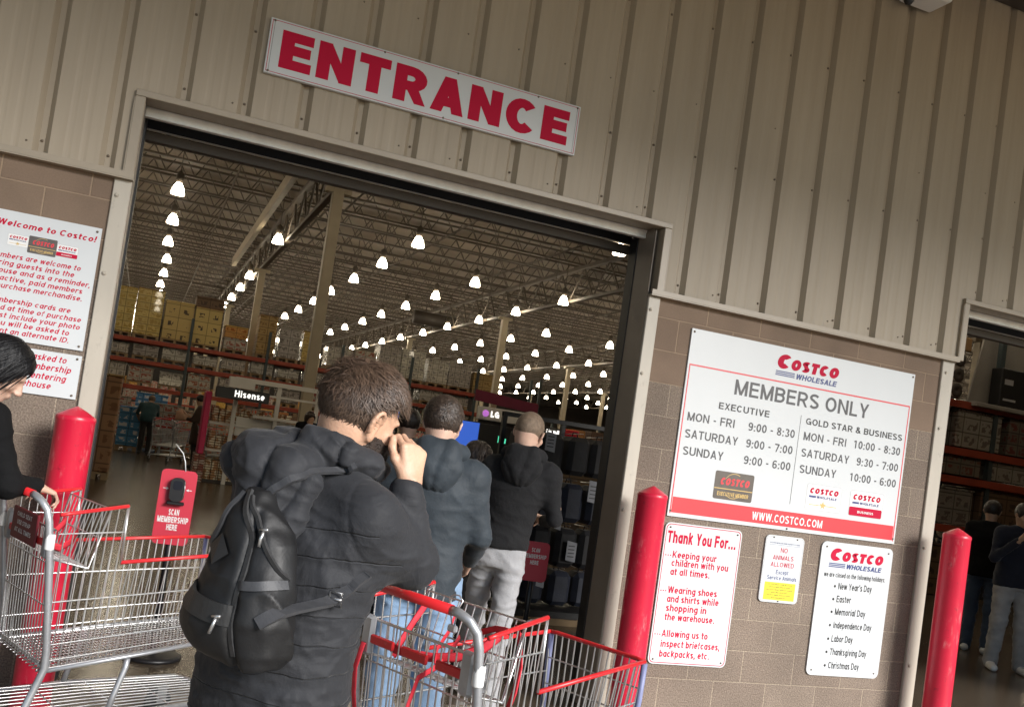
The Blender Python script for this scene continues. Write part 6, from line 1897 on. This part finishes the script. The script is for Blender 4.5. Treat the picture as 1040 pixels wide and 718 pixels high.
# collar and bunched hood
s = SDF((-.32, -.34, 1.18), (.28, .24, 1.64), .0055)
nk = j1['neck']
ringp = [(-.02, .105, -.005), (-.075, .075, .0), (-.10, .01, .012), (-.075, -.055, .028), (0, -.08, .036), (.075, -.055, .030), (.10, .01, .014), (.075, .075, .0), (.02, .105, -.005)]
s.chain([nk + np.array(p) for p in ringp], [.024, .028, .034, .038, .040, .036, .028, .024, .022], .02)
s.ell(nk + np.array([-.035, -.135, -.02]), (.130, .076, .072), .015, np.array(Matrix.Rotation(R(8), 3, 'Y')))
s.ell(nk + np.array([-.02, -.150, -.085]), (.100, .058, .083), .02)
s.ell(nk + np.array([.0, -.165, -.145]), (.055, .045, .06), .04)
s.ell(nk + np.array([-.12, -.09, -.015]), (.068, .080, .055), .04)
def hoodd(v):
    p = v - (nk + np.array([.0, -.17, -.20]))
    a = np.arctan2(p[:, 0], p[:, 2] + .02)
    fold = np.abs(np.sin(a * 6.5 + 1.3 * vnoise(v * 7, 21) + .8)) ** .55
    w_ = np.clip((-.02 - (v[:, 1] - nk[1])) / .05, 0, 1)
    rd = 1 - np.abs(vnoise(v * np.array([16, 16, 30]) + v[:, [2, 2, 0]] * 12, 22))
    return w_ * .022 * (fold - .80) + .006 * (rd ** 5 - .25) + .002 * vnoise(v * 60, 23)
to_obj([s], 'hood', 'jk1', man, hoodd, 1)
s = SDF(j1['head'] - .19, j1['head'] + .19, .005)
s.ell(P1(0, -.014, .034), np.array((.0845, .106, .0965)) * .88, 0, Q1)
e_, u_ = Q1 @ np.array([0, 1, 0]), Q1 @ np.array([0, 0, 1])
s.cut(P1(0, .070, .03), e_ * 1.0 - u_ * .55); s.cut(P1(0, -.030, .006), e_ * .70 - u_ * .70); s.cut(P1(0, 0, -.066), -u_)
hair1 = to_obj([s], 'hair', 'hairbr', man, lambda v: .006 * vnoise(v * np.array([34, 34, 34]), 31) + .004 * vnoise(v * 75, 32), 1)
locks(P1, Q1, 9500, 1.08, .046, .0036, 3, 'hair_locks', 'hairlock', hair1, wave=1.1, hs_=.88)
# beard along the jaw
s = SDF(j1['head'] - .18, j1['head'] + .18, .004)
s.ell(P1(0, .034, -.058), np.array((.0700, .078, .074)) * .90, 0, Q1); s.ell(P1(0, .062, -.104), (.036, .034, .030), .02, Q1)
s.cut(P1(0, 0, -.030), u_ * 1.0 + e_ * .15); s.cut(P1(0, -.030, -.05), -e_ - u_ * .1)
to_obj([s], 'beard', 'beard', man, lambda v: .0025 * vnoise(v * 120, 41) + .002 * vnoise(v * 240, 42), 1)

# ---- the backpack --------------------------------------------------------------------
def L2W(p): return np.array([.375, 2.035, 0]) + p[0] * R1 + p[1] * F1 + np.array([0, 0, p[2]])
bp = thing('backpack', 'black leather backpack narrowing to its top, slung on the back of the charcoal jacket', 'backpack', (.375, 2.035, 0), -R(B1))
M['leather'] = mat('black_leather', (.010, .010, .0105), rough=.52, var=.25, vscale=10, bump=.06, bscale=160, spec=.4)
M['leather2'] = mat('worn_leather_panel', (.02, .0195, .0195), rough=.42, var=.3, vscale=8, bump=.14, bscale=50)
M['web'] = mat('charcoal_webbing', (.045, .046, .05), rough=.55, var=.1, vscale=60, bump=.08, bscale=300)
M['zip'] = mat('zip_tape', (.035, .035, .036), rough=.5, var=.2, vscale=80)
s = SDF((-.18, -.40, .98), (.24, -.08, 1.44), .005)
s.loft([(1.035, .085, .050, .040, -.19), (1.06, .104, .066, .034, -.190), (1.12, .113, .074, .031, -.195), (1.19, .104, .068, .030, -.190), (1.27, .082, .054, .030, -.182), (1.33, .048, .045, .018, -.178), (1.372, .024, .03, .012, -.17)], .03, 2.6)
s.ell((.0, -.232, 1.105), (.085, .050, .066), .025)
def bpd(v):
    f_ = .006 * vnoise(v * np.array([8, 8, 9]) + np.array([3.1, 0, 0]), 51) + .005 * vnoise(v * np.array([18, 18, 13]), 52) + .002 * vnoise(v * 46, 53)
    rid = 1 - np.abs(vnoise(v * np.array([11, 11, 5.5]) + v[:, [2, 0, 1]] * 4, 54))
    crease = -.010 * np.exp(-((v[:, 0] - (.062 - .28 * (v[:, 2] - 1.2) * .3)) / .009) ** 2) * np.clip((1.36 - v[:, 2]) / .05, 0, 1)
    return f_ + .009 * (rid ** 4 - .3) + crease
body_ = to_obj([s], 'body', 'leather', bp, bpd, 2)
dg = bpy.context.evaluated_depsgraph_get()
from mathutils.bvhtree import BVHTree
bvh = BVHTree.FromPolygons([v.co for v in body_.data.vertices], [p.vertices for p in body_.data.polygons])
tb = BVHTree.FromPolygons([v.co for v in k1['top'].data.vertices], [p.vertices for p in k1['top'].data.polygons])
def on(tree, x, z, off=.003, y0=-.8, dx=0):
    """point on the back (-y side) of a surface, in the man's frame"""
    hit = tree.ray_cast(Vector((x, y0, z)), Vector((dx, 1, 0)).normalized())
    if hit[0] is None: return None
    return hit[0] + hit[1] * off
def ribbon(tree, pts, wd, m, name, parent, off=.003, n=26, thick=.0035, both=None):
    """a flat band laid over a surface along (x, z) control points"""
    cum = [0]
    for a, c in zip(pts, pts[1:]): cum.append(cum[-1] + math.hypot(a[0] - c[0], a[1] - c[1]))
    P_ = []
    for i in range(n + 1):
        d = cum[-1] * i / n
        x = np.interp(d, cum, [p[0] for p in pts]); z = np.interp(d, cum, [p[1] for p in pts])
        h_ = None
        for t_ in (tree if isinstance(tree, (list, tuple)) else [tree]):
            q = on(t_, x, z, off)
            if q is not None and (h_ is None or q.y < h_.y): h_ = q
        if h_ is not None: P_.append(h_)
    for _ in range(2): P_ = [P_[0]] + [(P_[i - 1] + P_[i] * 2 + P_[i + 1]) / 4 for i in range(1, len(P_) - 1)] + [P_[-1]]
    mb = MB()
    vs, fs = [], []
    for i, p in enumerate(P_):
        t_ = (P_[min(i + 1, len(P_) - 1)] - P_[max(i - 1, 0)]).normalized()
        nn = Vector((.0, -1, .1)); nn = (nn - t_ * nn.dot(t_)).normalized(); sd = t_.cross(nn)
        vs += [p - sd * wd / 2 - nn * thick, p - sd * wd / 2 + nn * thick, p + sd * wd / 2 + nn * thick, p + sd * wd / 2 - nn * thick]
    for i in range(len(P_) - 1):
        a = i * 4
        for k in range(4): fs.append((a + k, a + 4 + k, a + 4 + (k + 1) % 4, a + (k + 1) % 4))
    fs.append((0, 1, 2, 3)); e = (len(P_) - 1) * 4; fs.append((e + 3, e + 2, e + 1, e))
    mb.add(vs, fs, False)
    return mb.build(name, m, parent), P_
ribbon(bvh, [(-.085, 1.165), (-.04, 1.145), (.02, 1.135), (.062, 1.132)], .040, 'leather2', 'front_band', bp, .004)
ribbon(bvh, [(.068, 1.19), (.10, 1.194), (.142, 1.202)], .018, 'web', 'zip_flap', bp, .003)
ribbon(bvh, [(.012, 1.365), (.028, 1.33), (.058, 1.27), (.066, 1.20), (.066, 1.12), (.075, 1.06)], .010, 'zip', 'zip', bp, .003)
ribbon(bvh, [(.024, 1.355), (.066, 1.30), (.104, 1.24), (.140, 1.19)], .008, 'zip', 'zip', bp, .003)
ribbon(bvh, [(.0, 1.36), (-.02, 1.30), (-.055, 1.24)], .008, 'web', 'piping', bp, .004)
# embossed diamond patch
m = MB()
cx, cz = -.012, 1.245
for rr, of in ((.030, .004), (.014, .0055)):
    q = [on(bvh, cx + rr * a * 1.05, cz + rr * b, of) for a, b in ((0, 1.1), (-1, .1), (0, -1.0), (1, -.1))]
    if all(x is not None for x in q): m.add(q, [(0, 1, 2, 3)])
m.build('patch', 'leather2', bp)
# zip pullers
for x, z, ang in ((.078, 1.285, .4), (.045, 1.118, 1.2)):
    p = on(bvh, x, z, .008); m = MB()
    m.tube([p + Vector((0, 0, .008)), p + Vector((-.002, -.003, -.006)), p + Vector((-.006 * ang, -.004, -.022))], .0034, 6); m.tube([p + Vector((-.008, -.002, .010)), p + Vector((.012, -.002, .013))], .003, 6)
    m.build('zip_puller', 'chrome', bp)
# straps: over the right shoulder, and round under the right arm
hood_o = [c for c in man.children if c.name.startswith('hood')][0]
hb_ = BVHTree.FromPolygons([v.co for v in hood_o.data.vertices], [p.vertices for p in hood_o.data.polygons])
ribbon([tb, hb_], [(.018, 1.355), (.05, 1.39), (.085, 1.42), (.112, 1.44)], .016, 'web', 'shoulder_strap', bp, .005)
ribbon([tb], [(.012, 1.36), (.008, 1.40)], .022, 'leather2', 'top_loop', bp, .006, 8)
ribbon([tb, bvh], [(.118, 1.128), (.136, 1.150), (.155, 1.178), (.170, 1.205), (.180, 1.228)], .026, 'web', 'lower_strap', bp, .006)
ribbon([tb], [(-.02, 1.35), (-.08, 1.40), (-.13, 1.44)], .03, 'leather2', 'left_strap', bp, .006)
p = on(tb, .150, 1.170, .012)
if p is not None:
    m = MB(); q = .014
    m.tube([p + Vector((-q, 0, -q)), p + Vector((q, .004, -q)), p + Vector((q, .004, q)), p + Vector((-q, 0, q)), p + Vector((-q, 0, -q))], .0028, 6); m.tube([p + Vector((-q, 0, 0)), p + Vector((q, .003, 0))], .0028, 6); m.build('buckle', 'chrome', bp)

# ---- the queue, and shoppers inside -------------------------------------------------
person('person in a slate blue hooded jacket and light blue jeans, second in the queue', (1.215, 3.84, 0), 20,
       J=dict(head=(.0, .045, 1.585), neck=(0, .0, 1.465), shR=(.172, 0, 1.385), shL=(-.172, 0, 1.385), elR=(.235, .03, 1.13), wrR=(.20, .21, 1.0), elL=(-.24, .03, 1.13), wrL=(-.2, .21, 1.0)),
       h=.010, top='jk2', pants='jeans', shoe='shoeW', skinm='skin2', hairm='hairdk', head=(-14, 6, 0), hair='short', hsc=.93, hem=.845, hood=True, armr=.95, girth=.95, headh=.006)
person('person in a black hoodie and pale grey sweatpants with cropped hair, first in the queue', (2.065, 4.92, 0), 26,
       J=dict(head=(.01, .045, 1.625), neck=(0, .005, 1.495), chest=(-.015, 0, 1.32), shR=(.170, 0, 1.415), shL=(-.170, 0, 1.415), elR=(.225, .0, 1.16), wrR=(.16, .21, 1.13), elL=(-.23, .02, 1.16), wrL=(-.12, .23, 1.12),
              waist=(-.042, .01, 1.1), hip=(-.062, 0, .95), hipR=(.010, 0, .94), hipL=(-.140, 0, .94), knR=(.0, -.04, .50), anR=(-.01, -.14, .10), knL=(-.17, .20, .52), anL=(-.20, .42, .10)),
       h=.010, top='hood3', pants='sweat', shoe='shoeW', skinm='skin2', hairm='hairlt', head=(-20, 8, 4), hair='buzz', hem=.965, hood=True, armr=.88, girth=.86, pantloose=.90, headh=.006,
       hands=(((-.4, .9, .1), (.6, .2, .7), 30, -1), ((.5, .8, .1), (-.6, .2, .7), 30, 1)))
person('person with a grey cap and black top, head just showing between the first two', (2.02, 7.27, 0), 10, h=.016, top='blk', skinm='skin2', hair='short', hairm='hairdk', cap=True, head=(10, 0, 0))
person('dark haired person in black almost hidden between the blue jacket and the hoodie', (2.20, 6.1, 0), 40, J=dict(head=(0, .05, 1.41), neck=(0, .01, 1.29), chest=(0, 0, 1.14), shR=(.17, 0, 1.24), shL=(-.17, 0, 1.24), waist=(0, 0, .96), hip=(0, 0, .86)),
       h=.016, top='blk', skinm='skin2', hair='bob', hairm='hairdk', head=(10, 5, 0))
person('person in a dark teal jacket bending over a table deep in the store', (.22, 26.2, 0), -5, J=dict(head=(.05, .25, 1.44), neck=(.02, .14, 1.36), chest=(0, .10, 1.2), shR=(.2, .1, 1.30), shL=(-.2, .1, 1.30), elR=(.26, .22, 1.06), elL=(-.26, .22, 1.06), wrR=(.2, .42, 1.0), wrL=(-.2, .42, 1.0)),
       h=.03, top='teal', pants='dkpant', hair='short', hairm='hairlt', girth=1.15)
person('person in a long brown coat standing in profile by a cart', (1.33, 23.0, 0), -75, J=dict(elR=(.24, .12, 1.12), wrR=(.18, .34, 1.16), elL=(-.24, .12, 1.12), wrL=(-.18, .34, 1.16)), h=.03, top='brcoat', pants='dkpant', hair='short', hairm='hairdk', girth=1.12, coat_len=.55, head=(0, 14, 0))
person('person with brown hair behind the white booth frame', (2.95, 17.6, 0), 160, h=.03, top='blk', hair='bob', hairm='hairbr', J=dict(head=(0, .05, 1.55)))
person('person in a navy sweater and grey sweatpants holding a phone up, at the right edge', (8.55, 7.05, 0), -150,
       J=dict(head=(0, .06, 1.60), elR=(.26, .10, 1.14), wrR=(.10, .30, 1.36), elL=(-.26, .10, 1.14), wrL=(-.10, .30, 1.36), knR=(.12, .02, .5), anR=(.14, -.02, .09), knL=(-.10, .04, .5), anL=(-.13, .0, .09)),
       h=.014, top='navy', pants='greyp', shoe='shoeW', skinm='skin3', hair='short', hairm='hairdk', head=(10, 10, 0), girth=1.12, pantloose=1.12,
       hands=(((-.3, .5, .7), (.5, -.6, .3), 55, -1), ((.3, .5, .7), (-.5, -.6, .3), 55, 1)))
t = thing('phone', 'dark phone held up in both hands by the person at the right edge', 'phone', (8.38, 6.66, 1.44), R(152))
m = MB(); m.box(-.075, .075, -.005, .005, -.037, .037, .004); m.build('case', 'blackplastic', t)
person('person in black and dark jeans standing behind the one with the phone', (9.15, 7.95, 0), 60, h=.014, top='blk', pants='jeansdk', shoe='shoeW', skinm='skin3', hair='short', hairm='hairdk', head=(0, 5, 0))

# ---- shopper with the left cart (mostly outside the frame)
person('person with long glossy black hair in a black top, hand on the left cart', (-.685, 4.255, 0), 66,
       J=dict(head=(.02, .14, 1.545), neck=(0, .06, 1.43), chest=(0, .03, 1.25), shR=(.17, .09, 1.345), shL=(-.17, .05, 1.345), elR=(.200, .18, 1.09), wrR=(.125, .305, 1.090), elL=(-.22, .10, 1.11), wrL=(-.14, .26, 1.10), waist=(0, .02, 1.03), hip=(0, 0, .90)),
       h=.010, top='blk', pants='dkpant', skinm='skin2', hair='long', hairm='hairblk', head=(-22, 34, 4), hem=.80, headh=.006,
       hands=(((-.25, .85, -.25), (.1, .3, .95), 42, -1), ((.2, .9, -.25), (0, .3, .9), 40, 1)))
